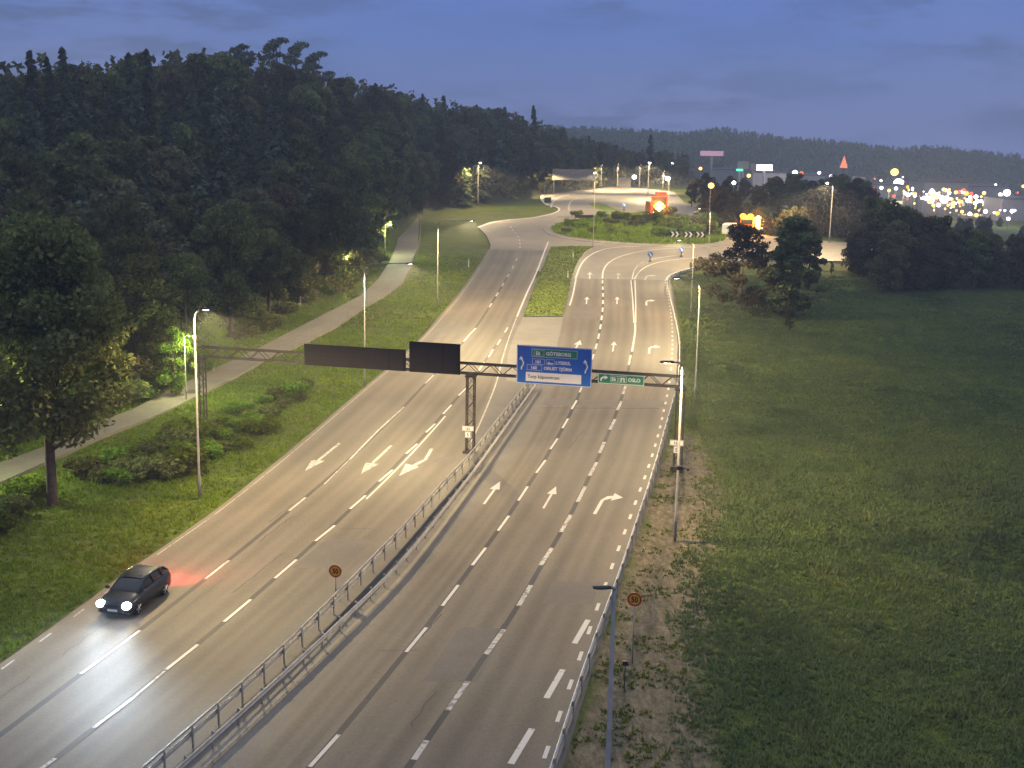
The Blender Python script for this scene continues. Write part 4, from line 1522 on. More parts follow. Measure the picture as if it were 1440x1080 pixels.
def limbs(mb, rng, cens, H, r0, top, start):
    lean = Vector((rng.normal() * 0.03 * H, rng.normal() * 0.03 * H, 0))
    tr = [Vector((0, 0, -0.5)), Vector((0, 0, 0.2)), Vector((lean.x * .3, lean.y * .3, H * top * .5)), Vector((lean.x, lean.y, H * top))]
    mb.tube(tr, [r0 * 1.35, r0, r0 * 0.72, r0 * 0.25], 8)
    for c in cens:
        c = Vector(c)
        t = min(0.95, max(start, (c.z / H) - 0.22))
        s = Vector((lean.x * t, lean.y * t, min(H * top * 0.98, H * t)))
        m = s.lerp(c, 0.5) + Vector((0, 0, -0.04 * H))
        mb.tube([s, m, c], [r0 * 0.34, r0 * 0.2, r0 * 0.06], 5, False)


def broadleaf(seed, H, W, nclump, nleaf, leaf, base=0.22, fat=0.8, open_=0.0):
    rng = np.random.default_rng(seed)
    cen, rad = [], []
    for i in range(nclump):
        t = rng.random() ** 0.8
        prof = math.sin(math.pi * min(1, max(0.03, t ** fat * 0.93 + 0.05))) ** 0.6
        a = rng.random() * 2 * math.pi
        rr_ = W / 2 * prof * (0.45 + 0.55 * rng.random()) * (0.85 + 0.3 * math.sin(3 * a + seed))
        cen.append((rr_ * math.cos(a), rr_ * math.sin(a), H * (base + (1 - base) * t * 0.95)))
        rad.append(W * (0.10 + 0.09 * rng.random()) * (1 - open_ * 0.4))
    mb = MB()
    limbs(mb, rng, [cen[i] for i in range(0, nclump, max(1, nclump // 12))], H, 0.016 * H + 0.05, 0.8, base * 0.7)
    v, f = cloud(rng, cen, rad, nleaf, leaf, 0.75)
    v[:, 2] = np.maximum(v[:, 2], 0.12)
    return mb, v, f


def conifer(seed, H, W, nleaf, base=0.06):
    rng = np.random.default_rng(seed)
    mb = MB().tube([(0, 0, -0.5), (0, 0, H * 0.5), (0, 0, H * 0.98)], [0.014 * H + 0.04, 0.009 * H, 0.02], 6)
    n = nleaf
    nb = int(H * 7)
    bz = base + (1 - base) * rng.random(nb) ** 0.85
    ba = rng.random(nb) * 2 * math.pi
    bl = W / 2 * (1 - bz) ** 0.8 * (0.65 + 0.5 * rng.random(nb)) + 0.12
    i = rng.integers(0, nb, n)
    u = rng.random(n) ** 0.7
    r = bl[i] * u
    a = ba[i] + rng.normal(size=n) * 0.16
    z = H * bz[i] - 0.30 * r * (0.6 + 0.8 * u) + rng.normal(size=n) * 0.10
    p = np.stack([r * np.cos(a), r * np.sin(a), z], 1)
    out = np.stack([np.cos(a), np.sin(a), -0.55 + 0.4 * rng.random(n)], 1)
    out /= np.linalg.norm(out, axis=1)[:, None]
    side = np.stack([-np.sin(a), np.cos(a), rng.normal(size=n) * 0.5], 1)
    s = (0.22 + 0.30 * rng.random(n)) * (0.65 + W / 12)
    A = out * s[:, None]
    B = side * (s * 0.42)[:, None]
    V = np.stack([p - A, p - B, p + A, p + B], 1).reshape(-1, 3)
    return mb, V, np.arange(n * 4).reshape(n, 4)


def scots_pine(seed, H, W, nleaf):
    rng = np.random.default_rng(seed)
    cen, rad = [], []
    for i in range(13):
        t = i / 12
        a = rng.random() * 2 * math.pi
        rr_ = W / 2 * (0.35 + 0.65 * rng.random()) * math.sin(math.pi * (0.2 + 0.75 * t)) ** 0.7
        cen.append((rr_ * math.cos(a), rr_ * math.sin(a), H * (0.55 + 0.43 * t)))
        rad.append(W * (0.13 + 0.07 * rng.random()))
    mb = MB()
    limbs(mb, rng, cen, H, 0.02 * H + 0.04, 0.92, 0.45)
    v, f = cloud(rng, cen, rad, nleaf, 0.30, 0.42)
    return mb, v, f


def bush_mesh(seed, W, H, n, leaf):
    rng = np.random.default_rng(seed)
    cen, rad = [], []
    for i in range(14):
        a = rng.random() * 2 * math.pi
        q = rng.random() ** 0.6
        cen.append((W * .4 * q * math.cos(a), W * .4 * q * math.sin(a), H * (0.30 + 0.45 * rng.random() * (1 - 0.5 * q))))
        rad.append(W * (0.14 + 0.10 * rng.random()))
    v, f = cloud(rng, cen, rad, n, leaf, 0.8)
    v[:, 2] = np.maximum(v[:, 2], -0.15)
    mb = MB()
    for i in range(0, 14, 2):
        mb.tube([(0, 0, -0.3), Vector(cen[i]) * 0.5, cen[i]], [0.05, 0.035, 0.012], 4, False)
    return mb, v, f


def two_meshes(name, gen, bark, leafm):
    mb, v, f = gen
    tm = mb.mesh('trunk', bark, True)
    cm = np_mesh('crown', v, f, [leafm])
    return tm, cm


def one_mesh(name, gen, bark, leafm):
    mb, v, f = gen
    tv = np.array(mb.v)
    quads = np.array([q for q in mb.f if len(q) == 4])
    V, F, I = merge([(tv, quads, 0), (v, f, 1)])
    return np_mesh(name, V, F, [bark, leafm], I)


BL = [two_meshes('b', broadleaf(11, 16, 11, 46, 17000, 0.21), M['bark'], M['leaf']),
      two_meshes('b', broadleaf(12, 15, 9, 42, 15000, 0.20, 0.14), M['bark'], M['leaf']),
      two_meshes('b', broadleaf(13, 17, 10, 44, 16000, 0.21, 0.16, 0.9), M['bark'], M['leaf']),
      two_meshes('b', broadleaf(14, 14, 8.5, 36, 12000, 0.20, 0.12), M['bark_pale'], M['leaf_fresh'])]
BLO = [one_mesh('b1', broadleaf(21, 14, 8.5, 32, 4200, 0.36, 0.14), M['bark'], M['leaf']),
       one_mesh('b2', broadleaf(22, 15, 8.0, 32, 4200, 0.36, 0.14, 0.9), M['bark'], M['leaf']),
       one_mesh('b3', broadleaf(23, 13, 9.0, 34, 4200, 0.36, 0.12), M['bark'], M['leaf_brown'])]
SPO = [one_mesh('s1', conifer(31, 15, 5.2, 3600), M['bark'], M['needle']),
       one_mesh('s2', conifer(32, 17, 5.0, 3800), M['bark'], M['needle']),
       one_mesh('s3', conifer(33, 13, 5.4, 3300), M['bark'], M['needle'])]
SPT = [two_meshes('s', conifer(34, 16, 5.6, 7000), M['bark'], M['needle']), two_meshes('s', conifer(35, 18, 5.4, 7500), M['bark'], M['needle'])]
PIO = [one_mesh('p1', scots_pine(41, 13, 7.5, 1500), M['bark'], M['needle']), one_mesh('p2', scots_pine(42, 12, 8.5, 1500), M['bark'], M['needle'])]
BU = [bush_mesh(51, 3.2, 2.2, 1500, 0.16), bush_mesh(52, 2.6, 1.7, 1200, 0.15), bush_mesh(53, 4.0, 2.6, 2000, 0.18)]
BUM = [(mb.mesh('stem', M['bark'], True), np_mesh('foliage', v, f, [M['leaf_fresh']])) for mb, v, f in BU]
BUM2 = [(mb.mesh('stem', M['bark'], True), np_mesh('foliage', v, f, [M['leaf']])) for mb, v, f in BU]


def tree(name, label, meshes, p, s=1.0, rz=None, group=None, sz=1.0, cat='tree', parts=('trunk', 'crown'), dz=-0.15):
    rz = random.random() * 6.28 if rz is None else rz
    t = thing(name, label, cat, (p[0], p[1], terrain(p[0], p[1]) + dz), rz, group)
    t.scale = (s, s, s * sz)
    link(parts[0], meshes[0], t)
    link(parts[1], meshes[1], t)
    return t


def tree1(name, label, me, p, s=1.0, rz=None, group=None, sz=1.0, cat='tree', dz=-0.15):
    rz = random.random() * 6.28 if rz is None else rz
    o = link(name, me, None, (p[0], p[1], terrain(p[0], p[1]) + dz), rz, (s, s, s * sz))
    return tag(o, label, cat, group)


# ------------------------------------------------------------------ the big tree on the left verge and the wood's front row
b = G(74, 706)
bt_ = two_meshes('big', broadleaf(61, 15.0, 9.6, 80, 34000, 0.16, 0.25, 0.75), M['bark'], M['leaf'])
tree('broadleaf_tree', 'big broadleaf tree on the near side of the cycle path with bare dark trunk', bt_, b, top_h(b, 74, 300) / 15.2, 0.4)

front = [(-60, 652, 1.05, 0), (20, 628, 1.05, 2), (92, 606, 1.0, 0), (168, 576, 0.95, 1), (232, 548, 0.95, 2), (300, 508, 0.85, 1), (360, 480, 1.0, 0), (410, 455, 0.95, 2), (452, 432, 0.9, 1), (492, 412, 0.9, 0), (524, 384, 0.95, 2), (536, 352, 0.9, 1), (545, 326, 0.95, 0), (553, 308, 1.0, 2)]
for i, (px, py, s, k) in enumerate(front):
    u_, f_, d_ = ray(px, py)
    p = G(px, py)
    p = p + Vector((-3.0, 2.0, 0))
    tree('broadleaf_tree', 'dense broadleaf tree at the wood edge lining the left side of the cycle path', BL[k], p, s * random.uniform(0.82, 0.98), group='broadleaf trees lining the cycle path')

ug = random.Random(12)
for px, py in [(q[0] + ug.uniform(-8, 8), q[1]) for q in chaikin(pathL, 1)][1::1]:
    if px < 10:
        continue
    for _ in range(2):
        p = G(px, py) + Vector((-ug.uniform(2.2, 5.0), ug.uniform(-2.5, 2.5), 0))
        tree('bush', 'dark undergrowth bush at the foot of the trees lining the cycle path', BUM2[ug.randrange(3)], p, ug.uniform(0.7, 1.25), ug.random() * 6, 'undergrowth at the wood edge', cat='bush', parts=('stem', 'foliage'), dz=-0.08)

# low shrubs under the front row, bright where a path lamp stands
for i, (px, py, s, lb) in enumerate([(262, 545, 1.0, 'bright leafy bush behind the tall left lamp post'), (225, 566, 0.9, 'lamplit bush left of the tall left lamp post'), (300, 520, 0.9, 'lamplit bush right of the tall left lamp post'),
                                    (480, 415, 0.75, 'bright lamplit bush beside the second path lamp'), (540, 366, 0.75, 'bright lamplit bush beside the third path lamp'), (556, 312, 0.8, 'bush where the path goes under the trees')]):
    p = G(px, py) + Vector((-1.6, 1.2, 0))
    tree('bush', lb, BUM[i % 3], p, s, cat='bush', parts=('stem', 'foliage'), dz=-0.05)
for i, (px, py, hh, lb) in enumerate([(478, 396, 4.2, 'slim young tree with glowing leaves beside the second path lamp'), (540, 352, 4.0, 'slim young tree with glowing leaves beside the third path lamp'), (247, 556, 6.0, 'young leafy tree lit by the path lamp behind the tall left lamp post'), (232, 552, 4.4, 'shorter young tree left of the path lamp behind the tall left lamp post'), (300, 524, 5.6, 'young leafy tree right of the path lamp behind the tall left lamp post')]):
    p = G(px, py)
    tree('young_tree', lb, BL[3], p, hh / 14.0, cat='tree')

# ------------------------------------------------------------------ bushes between the path and the road
blist = [(20, 722), (8, 745), (40, 700), (118, 668), (150, 660), (178, 655), (205, 672), (160, 680), (225, 640), (250, 632), (238, 655), (262, 660), (300, 605), (322, 612), (345, 600), (312, 632), (338, 628), (362, 606), (378, 588), (352, 580), (330, 578), (400, 572), (290, 640), (270, 622), (388, 560), (372, 566), (415, 556), (428, 545)]
for _ in range(26):
    px = ug.uniform(125, 425)
    blist.append((px, float(np.interp(px, [120, 200, 300, 425], [662, 655, 612, 556])) + ug.uniform(-14, 26)))
for i, (px, py) in enumerate(blist):
    p = G(px, py)
    s = random.uniform(0.55, 0.85) * (1.15 if px < 270 else 0.9)
    lbl = 'leafy bush in the thicket between the cycle path and the oncoming lanes'
    if px in (150, 178):
        lbl = 'bright green bush just right of the big tree trunk' if px == 150 else 'round green bush second from the big tree trunk'
    tree('bush', lbl, (BUM if i % 3 else BUM2)[i % 3], p, s, cat='bush', parts=('stem', 'foliage'), dz=-0.08, group=None if px in (150, 178) else 'bushes in the thicket beside the cycle path', sz=random.uniform(0.7, 1.0))

# ------------------------------------------------------------------ forest on the hillside: single trees, chosen so that they share the slope evenly
rng = random.Random(5)
placed = []
cnt = {'s': 0, 'b': 0, 'p': 0}


def proj(p, z=0):
    v = Vector((p[0], p[1], p[2] + z - HC))
    X, Y, Z = v.x, v.y * ct - v.z * st, v.y * st + v.z * ct      # right, forward, up
    u, vv = FPX * X / Y, -FPX * Z / Y
    return 720 + cr * u - sr * vv, 540 + sr * u + cr * vv


NTREE = 285
tries = 0
while len(placed) < NTREE and tries < 60000:
    tries += 1
    px = rng.uniform(-60, 930)
    t = rng.random() ** 0.9
    e, r_ = float(np.interp(px, HX, HE)), float(np.interp(px, HX, HR))
    y = e + 5 + (r_ - e + 6) * t
    x = (px - 720) / FPX * y
    z = terrain(x, y)
    qx, qy = proj((x, y, z), 9)
    wpx = 4.6 * FPX / y
    if any(abs(qx - a) < 0.42 * max(wpx, w_) and abs(qy - b_) < 0.42 * max(wpx, w_) for a, b_, w_ in placed):
        continue
    placed.append((qx, qy, wpx))
    n = mnoise.noise(Vector((x * 0.025, y * 0.02, 0)))
    kind = 's' if (t < 0.55 or rng.random() < 0.12) and n + rng.uniform(-.35, .35) > (0.12 if t < 0.35 else -0.08) else 'b'
    hg = rng.uniform(0.72, 1.05) * (1.0 - 0.45 * sm(0.55, 0.95, t))
    if kind == 's':
        tree1('spruce_tree', 'dark spruce standing in the dense forest on the left hillside', SPO[rng.randrange(3)], (x, y), hg, rng.random() * 6, 'spruces of the hillside forest')
    else:
        tree1('broadleaf_tree', 'dark broadleaf tree standing in the dense forest on the left hillside', BLO[rng.randrange(3)], (x, y), hg * 0.95, rng.random() * 6, 'broadleaf trees of the hillside forest')
# crooked pines on the skyline
for px, s, lb in ((341, 0.80, 'lone crooked pine rising left of the pair on the highest skyline'), (392, 0.92, 'taller pine with tiered branches on the highest skyline'), (420, 0.85, 'broad flat topped pine right of the tiered pine on the skyline'), (446, 0.66, 'small pine at the right end of the skyline pines')):
    y = float(np.interp(px, HX, HR)) + 2
    x = (px - 720) / FPX * y
    zt = at_depth(px, {341: 58, 392: 57, 420: 63, 446: 76}[px], y).z
    tree1('pine_tree', lb, PIO[int(px) % 2], (x, y), (zt - terrain(x, y)) / 12.6, px * 0.7, 'pines on the skyline')

# forest floor undergrowth in the wood edge and the rest of the hillside wood as one mass
def forest_mass(name, label, n, sampler, hmin, hmax, mat, seed, per=26, wf=0.30):
    rg = np.random.default_rng(seed)
    Vs, Fs = [], []
    b = 0
    cen, rad = [], []
    for i in range(n):
        x, y = sampler(rg)
        z = terrain(x, y)
        h = rg.uniform(hmin, hmax)
        for k in range(5):
            t = (k + 0.5) / 5
            cen.append((x + rg.normal() * h * .10 * (1 - t), y + rg.normal() * h * .10 * (1 - t), z + h * (0.08 + 0.86 * t)))
            rad.append(h * wf * (1.05 - 0.8 * t))
    v, f = cloud(rg, cen, rad, n * per, 0.055 * (hmin + hmax) / 2 + 0.12, 1.0)
    o = link(name, np_mesh(name, v, f, [mat]))
    o['kind'] = 'stuff'
    o['label'] = label
    o['category'] = 'forest'
    return o


def hill_sampler(rg):
    px = rg.uniform(-130, 960)
    e, r_ = float(np.interp(px, HX, HE)), float(np.interp(px, HX, HR))
    y = e + 7 + (r_ - e + 30) * rg.random()
    return (px - 720) / FPX * y, y


forest_mass('hillside_forest', 'dense dark mixed forest filling the left hillside between the single trees', 900, hill_sampler, 6, 11, M['leaf'], 3, 60)


def ridge_sampler(rg):
    y = rg.uniform(690, 905)
    px = rg.uniform(560, 1640)
    return (px - 720) / FPX * y, y


def far_wood(n, seed):
    rg = np.random.default_rng(seed)
    Vs = []
    for i in range(n):
        x, y = ridge_sampler(rg)
        z = terrain(x, y)
        h = rg.uniform(5, 8.0)
        w_ = h * rg.uniform(0.4, 0.62)
        m_ = 44
        t_ = rg.random(m_) ** 1.2
        a = rg.random(m_) * 6.283
        r_ = w_ * (1 - t_ ** 1.6) * rg.random(m_) ** 0.4
        s_ = h * 0.11 * (0.6 + 0.8 * rg.random(m_)) * (1.1 - 0.5 * t_)
        c = np.stack([x + r_ * np.cos(a), y + r_ * np.sin(a), z + h * (0.05 + 0.9 * t_)], 1)
        d1 = np.stack([-np.sin(a), np.cos(a), 0.4 * rg.normal(size=m_)], 1) * s_[:, None]
        d2 = np.stack([np.cos(a) * .5, np.sin(a) * .5, -0.9 + 0.3 * rg.normal(size=m_)], 1) * s_[:, None]
        Vs.append(np.stack([c - d1 * .9, c + d2, c + d1 * .9, c - d2 * 1.1], 1).reshape(-1, 3))
    V = np.concatenate(Vs)
    o = link('distant_forest', np_mesh('distant_forest', V, np.arange(len(V)).reshape(-1, 4), [M['needle']]))
    o['kind'] = 'stuff'
    o['label'] = 'far wooded ridge on the right horizon reading as one dark mass'
    o['category'] = 'forest'


far_wood(3400, 4)

# ------------------------------------------------------------------ trees in the middle distance and at right
b = G(1052, 428)
gt_ = two_meshes('g', broadleaf(71, 11, 10.5, 60, 8000, 0.22, 0.05, 0.8, 0.75), M['bark_pale'], M['leaf_brown'])
tree('broadleaf_tree', 'leaning airy tree with pale trunk in the field in front of the amber lights', gt_, G(1040, 432), top_h(G(1040, 432), 1050, 312) / 11.2, 1.1)
ct_ = two_meshes('c', broadleaf(72, 12, 5.2, 56, 10000, 0.24, 0.02, 0.9), M['bark'], M['leaf'])
tw = tree('broadleaf_tree', 'narrow dense tree in the field right of the leaning airy tree', ct_, G(1112, 440), top_h(G(1112, 440), 1122, 298) / 12.2, 2.0)
tw.scale.x *= 1.35
tw.scale.y *= 1.35
tree('broadleaf_tree', 'second narrow tree leaning against the dense one in the field', ct_, G(1136, 402), top_h(G(1136, 402), 1140, 318) / 11.5, 4.0)
sh_ = two_meshes('sh', broadleaf(73, 5, 2.2, 22, 1500, 0.17, 0.04, 1.0), M['bark'], M['leaf'])
tree('young_tree', 'small upright shrub tree standing alone in the field below the narrow trees', sh_, G(1110, 463), top_h(G(1110, 463), 1109, 420) / 5.0)
tree('young_tree', 'tiny dark sapling beside the right exit road guardrail', sh_, G(1169, 383), top_h(G(1169, 383), 1169, 366) / 5.0)
for i, (px, py) in enumerate(((1075, 436), (1095, 442), (1130, 425), (1150, 412), (1060, 442))):
    tree('bush', 'dark low bush at the foot of the trees in the field', BUM2[i % 3], G(px, py), 0.8, cat='bush', parts=('stem', 'foliage'), group='dark bushes in the field')

# wood at the right edge: base row to treetops
rows = []
for k in range(34):
    px = rng.uniform(1205, 1480)
    py = rng.uniform(372, 404) if px > 1230 else rng.uniform(368, 388)
    rows.append((px, py))
rows.sort(key=lambda q: q[1])
for i, (px, py) in enumerate(rows):
    p = G(px, py)
    top = float(np.interp(px, [1195, 1230, 1280, 1340, 1400, 1450], [300, 268, 290, 312, 322, 326])) + rng.uniform(0, 22)
    s = top_h(p, px, top) / 14.0
    tree1('broadleaf_tree', 'dark broadleaf tree in the unlit wood at the right edge of the field', BLO[rng.choice((0, 1, 2, 2))], p, s, rng.random() * 6, 'dark trees of the wood right of the field')
BLL = one_mesh('b4', broadleaf(25, 12, 9.5, 34, 4200, 0.36, 0.03, 0.7), M['bark'], M['leaf_brown'])
for k in range(40):  # low broadleaf trees along the front of the wood
    px = rng.uniform(1198, 1500)
    py = rng.uniform(376, 408) if px > 1215 else rng.uniform(372, 385)
    p = G(px, py)
    s = top_h(p, px, max(py - rng.uniform(48, 95), float(np.interp(px, [1198, 1230, 1280, 1340, 1400, 1450], [305, 285, 300, 318, 326, 330])) + rng.uniform(0, 20))) / 12.6
    tree1('low_tree', 'low spreading dark tree at the front edge of the wood right of the field', BLL, p, s, rng.random() * 6, 'low trees at the front of the right wood', cat='shrub')
# trees behind the roundabout
n = 0
while n < 62:
    px = rng.uniform(935, 1215)
    y = rng.uniform(262, 360)
    x = (px - 720) / FPX * y
    z = terrain(x, y)
    qx, qy = proj((x, y, z))
    if qy > float(np.interp(px, [935, 985, 1060, 1100, 1215], [283, 300, 326, 330, 333])):
        continue
    top = float(np.interp(px, [935, 970, 1000, 1060, 1090, 1140, 1180, 1215], [262, 244, 242, 250, 243, 244, 246, 254])) + rng.uniform(-3, 26)
    u_, f_, d_ = ray(px, top)
    h = HC + d_ * y / f_ - z
    if h < 3:
        continue
    tree1('broadleaf_tree', 'olive brown broadleaf tree in the belt of trees behind the roundabout', BLO[rng.choice((0, 1, 2, 2))], (x, y), h / 14.5, rng.random() * 6, 'trees in the belt behind the roundabout', sz=1.0)
    n += 1
for k in range(46):  # low broadleaf trees in front of the belt
    px = rng.uniform(985, 1215)
    py = float(np.interp(px, [985, 1030, 1060, 1215], [300, 318, 331, 336])) - rng.uniform(0, 9)
    p = G(px, py)
    s = top_h(p, px, py - rng.uniform(18, 46)) / 12.0
    tree1('low_tree', 'low bushy olive tree at the front of the belt of trees behind the roundabout', BLL, p, s, rng.random() * 6, 'low trees at the front of the belt behind the roundabout', cat='shrub')
# trees between the right wood and the town, and behind the far road
for k in range(18):
    px = rng.uniform(1205, 1450)
    y = rng.uniform(300, 420)
    x = (px - 720) / FPX * y
    top = float(np.interp(px, [1205, 1260, 1320, 1450], [262, 300, 322, 330])) + rng.uniform(0, 22)
    u_, f_, d_ = ray(px, top)
    h = HC + d_ * y / f_ - terrain(x, y)
    if h > 2.5:
        tree1('broadleaf_tree', 'small dark tree in front of the lights of the distant town', BLO[k % 3], (x, y), h / 14.5, rng.random() * 6, 'small trees in front of the distant town')
for k in range(30):  # low broadleaf trees along the far wood edge
    px = rng.uniform(590, 945)
    y = rng.uniform(10, 60) + float(np.interp(px, [590, 700, 770, 850, 945], [266, 292, 335, 372, 385]))
    x = (px - 720) / FPX * y
    top = float(np.interp(px, [590, 700, 760, 800, 900, 945], [215, 225, 235, 232, 236, 250])) + rng.uniform(0, 22)
    u_, f_, d_ = ray(px, top)
    h = HC + d_ * y / f_ - terrain(x, y)
    if h > 2.5:
        tree1('low_tree', 'low dark tree along the edge of the wood behind the far road', BLO[k % 3], (x, y), h / 14.0, rng.random() * 6, 'low trees along the far wood edge', cat='shrub')
for k in range(44):  # low broadleaf trees on the slope below the town
    px, py = rng.uniform(1275, 1490), rng.uniform(308, 352)
    p = G(px, py)
    s = top_h(p, px, max(303, py - rng.uniform(10, 34))) / 12.6
    tree1('low_tree', 'low spreading tree on the slope between the right wood and the distant town', BLL, p, max(0.15, s), rng.random() * 6, 'low trees on the slope below the town', cat='shrub')
# planting on the roundabout island
for i in range(44):
    px, py = rng.uniform(800, 1015), rng.uniform(304, 336)
    lim = np.interp(px, [800, 850, 900, 1000, 1015], [329, 334, 337, 336, 330])
    if py > lim or (px < 870 and py < 310):
        py = min(py, lim - 2)
    p = G(px, py)
    tree('bush', 'low shrub in the planting on the roundabout island', (BUM, BUM2)[i % 2][i % 3], p, rng.uniform(0.55, 1.05) * (1.35 if px > 900 else 0.9), cat='bush', parts=('stem', 'foliage'), group='shrubs on the roundabout island', dz=0.15)
tree('bush', 'round dark green bush alone on the back of the roundabout island', BUM[2], G(873, 311), 0.95, cat='bush', parts=('stem', 'foliage'), dz=0.15)


# ------------------------------------------------------------------ grass
def grass(name, label, pts, hgt, mat, seed, blades=5, zf=None):
    rg = np.random.default_rng(seed)
    n = len(pts)
    P = np.repeat(np.asarray(pts, float), blades, 0)
    m = len(P)
    P[:, :2] += rg.normal(size=(m, 2)) * 0.16 * hgt / 0.3
    a = rg.random(m) * 2 * math.pi
    h = hgt * (0.5 + rg.random(m)) * np.repeat(0.5 + 1.0 * rg.random(n) ** 1.5, blades)
    lean = h * (0.2 + 0.7 * rg.random(m))
    wd = 0.035 + 0.03 * rg.random(m) + 0.05 * hgt
    dx, dy = np.cos(a), np.sin(a)
    V = np.stack([np.stack([P[:, 0] - dy * wd, P[:, 1] + dx * wd, P[:, 2]], 1),
                  np.stack([P[:, 0] + dy * wd, P[:, 1] - dx * wd, P[:, 2]], 1),
                  np.stack([P[:, 0] + dx * lean, P[:, 1] + dy * lean, P[:, 2] + h], 1)], 1).reshape(-1, 3)
    o = link(name, np_mesh(name, V, np.arange(m * 3).reshape(m, 3), [mat]))
    o['kind'] = 'stuff'
    o['label'] = label
    o['category'] = 'grass'
    return o


def scatter(rg, n, test, x0, x1, y0, y1, clump=0.12, thr=-0.25):
    out = []
    while len(out) < n:
        y = y0 * (y1 / y0) ** rg.random()
        x = rg.uniform(x0, x1)
        if not test(x, y):
            continue
        if mnoise.noise(Vector((x * clump, y * clump, 3.3))) + 0.6 * mnoise.noise(Vector((x * clump * 4, y * clump * 4, 7))) < (thr * rg.random() * 2 if thr < 0.3 else thr):
            continue
        nn1 = mnoise.noise(Vector((x * 0.09, y * 0.09, 1.3)))
        nn2 = mnoise.noise(Vector((x * 0.35, y * 0.35, 5.1)))
        dr = 0.16 + 0.10 * nn1 + 0.06 * nn2
        if y < 200:
            dr += (0.12 * nn1 + 0.14 * nn2 + 0.2) * sm(12, 20, x)
        out.append((x, y, terrain(x, y) - max(0.06, dr) - 0.02))
    return out


rg = random.Random(9)
xPR, xPL = xfun(pr), xfun(pl)


def in_frame(x, y):
    return abs(x) < 0.44 * y + 16


inf_ = lambda x, y: in_frame(x, y) and x > fF(min(max(y, 24), 170)) + 0.6 and (x > fDR(min(max(y, 40), 112)) - 1.6 + 2.4 * rg.random() + 1.3 * mnoise.noise(Vector((x * .5, y * .2, 0))) or y > 100) and not (y > 165 and x < 60 and y > 195)
far_ok = lambda x, y: y < 192 - 0.0 * x
grass('field_grass', 'rough dark grass covering the field right of the road', scatter(rg, 150000, lambda x, y: inf_(x, y) and y < 190, 4, 102, 40, 190, 0.12, -0.7), 0.15, M['blade_dry'], 1)
grass('field_weeds', 'taller dark weeds growing in clumps across the field', scatter(rg, 6000, lambda x, y: inf_(x, y) and y < 185 and x > fDR(min(max(y, 40), 112)) + 2, 4, 90, 40, 185, 0.16, 0.36), 0.22, M['blade_dry'], 11, 6)
grass('verge_tufts', 'thin grass tufts on the bare strip beside the right guardrail', scatter(rg, 1800, lambda x, y: y < 112 and fF(max(y, 24)) + 0.3 < x < fDR(max(40, y)), 2, 16, 40, 112, 0.5, 0.1), 0.10, M['blade'], 2)


def inleft(x, y):
    if not in_frame(x, y) or y > 205:
        return False
    e = fE0(min(max(y, 24), 225)) - 0.5
    if x > e:
        return False
    a, b = xPL(y), xPR(y)
    if a - 0.25 < x < b + 0.25 and y > 76:
        return False
    return True


grass('verge_grass', 'green grass on the slope between the cycle path and the oncoming lanes', scatter(rg, 64000, inleft, -75, 0, 46, 205, 0.12, -0.6), 0.16, M['blade'], 3)
pim = np.array([(p.x, p.y) for p in GP(islp)])


def inpoly(x, y, P):
    c = False
    j = len(P) - 1
    for i in range(len(P)):
        if (P[i][1] > y) != (P[j][1] > y) and x < (P[j][0] - P[i][0]) * (y - P[i][1]) / (P[j][1] - P[i][1]) + P[i][0]:
            c = not c
        j = i
    return c


def sc_poly(n, P, zo):
    x0, x1, y0, y1 = min(p[0] for p in P), max(p[0] for p in P), min(p[1] for p in P), max(p[1] for p in P)
    out = []
    while len(out) < n:
        x, y = rg.uniform(x0, x1), rg.uniform(y0, y1)
        if inpoly(x, y, P):
            out.append((x, y, hbase(y) + zo))
    return out


grass('median_grass', 'short grass on the long island between the carriageways', sc_poly(3500, pim, 0.15), 0.07, M['blade'], 5)
grass('island_grass', 'rough grass on the roundabout island', sc_poly(7000, [(p.x, p.y) for p in cw], 0.22), 0.38, M['blade'], 6)

# ------------------------------------------------------------------ oncoming car
hl1, hl2 = G(141, 851, 0.66), G(179, 853, 0.66)
yc = (hl1.y + hl2.y) / 2
dA = (Vector((fA(yc + 4), yc + 4, 0)) - Vector((fA(yc - 4), yc - 4, 0))).normalized()      # away from camera
fw = -dA
cx = (fE0(yc) + fA(yc)) / 2 + 0.35
front = Vector(((hl1.x + hl2.x) / 2, yc, 0))
LEN = 4.45
ctr = front - fw * (LEN / 2 - 0.15)
crz = math.atan2(fw.y, fw.x)
car = thing('car', 'dark hatchback with glaring headlights coming toward the camera in the kerb lane', 'car', (ctr.x, ctr.y, hbase(ctr.y) + 0.05), crz)


def ring(x, w0, w1, z0, z1, n=None):
    """cross-section of the body at x: sill width w0, shoulder w1, bottom z0, top z1"""
    h = z1 - z0
    half = [(w0 * .80, z0), (w0, z0 + h * .12), (w1, z0 + h * .55), (w1 * .985, z0 + h * .80), (w1 * .90, z0 + h * .95), (w1 * .6, z1), (0.0, z1 + 0.012)]
    pts = [(x, -a, b) for a, b in half] + [(x, a, b) for a, b in reversed(half[:-1])]
    return pts


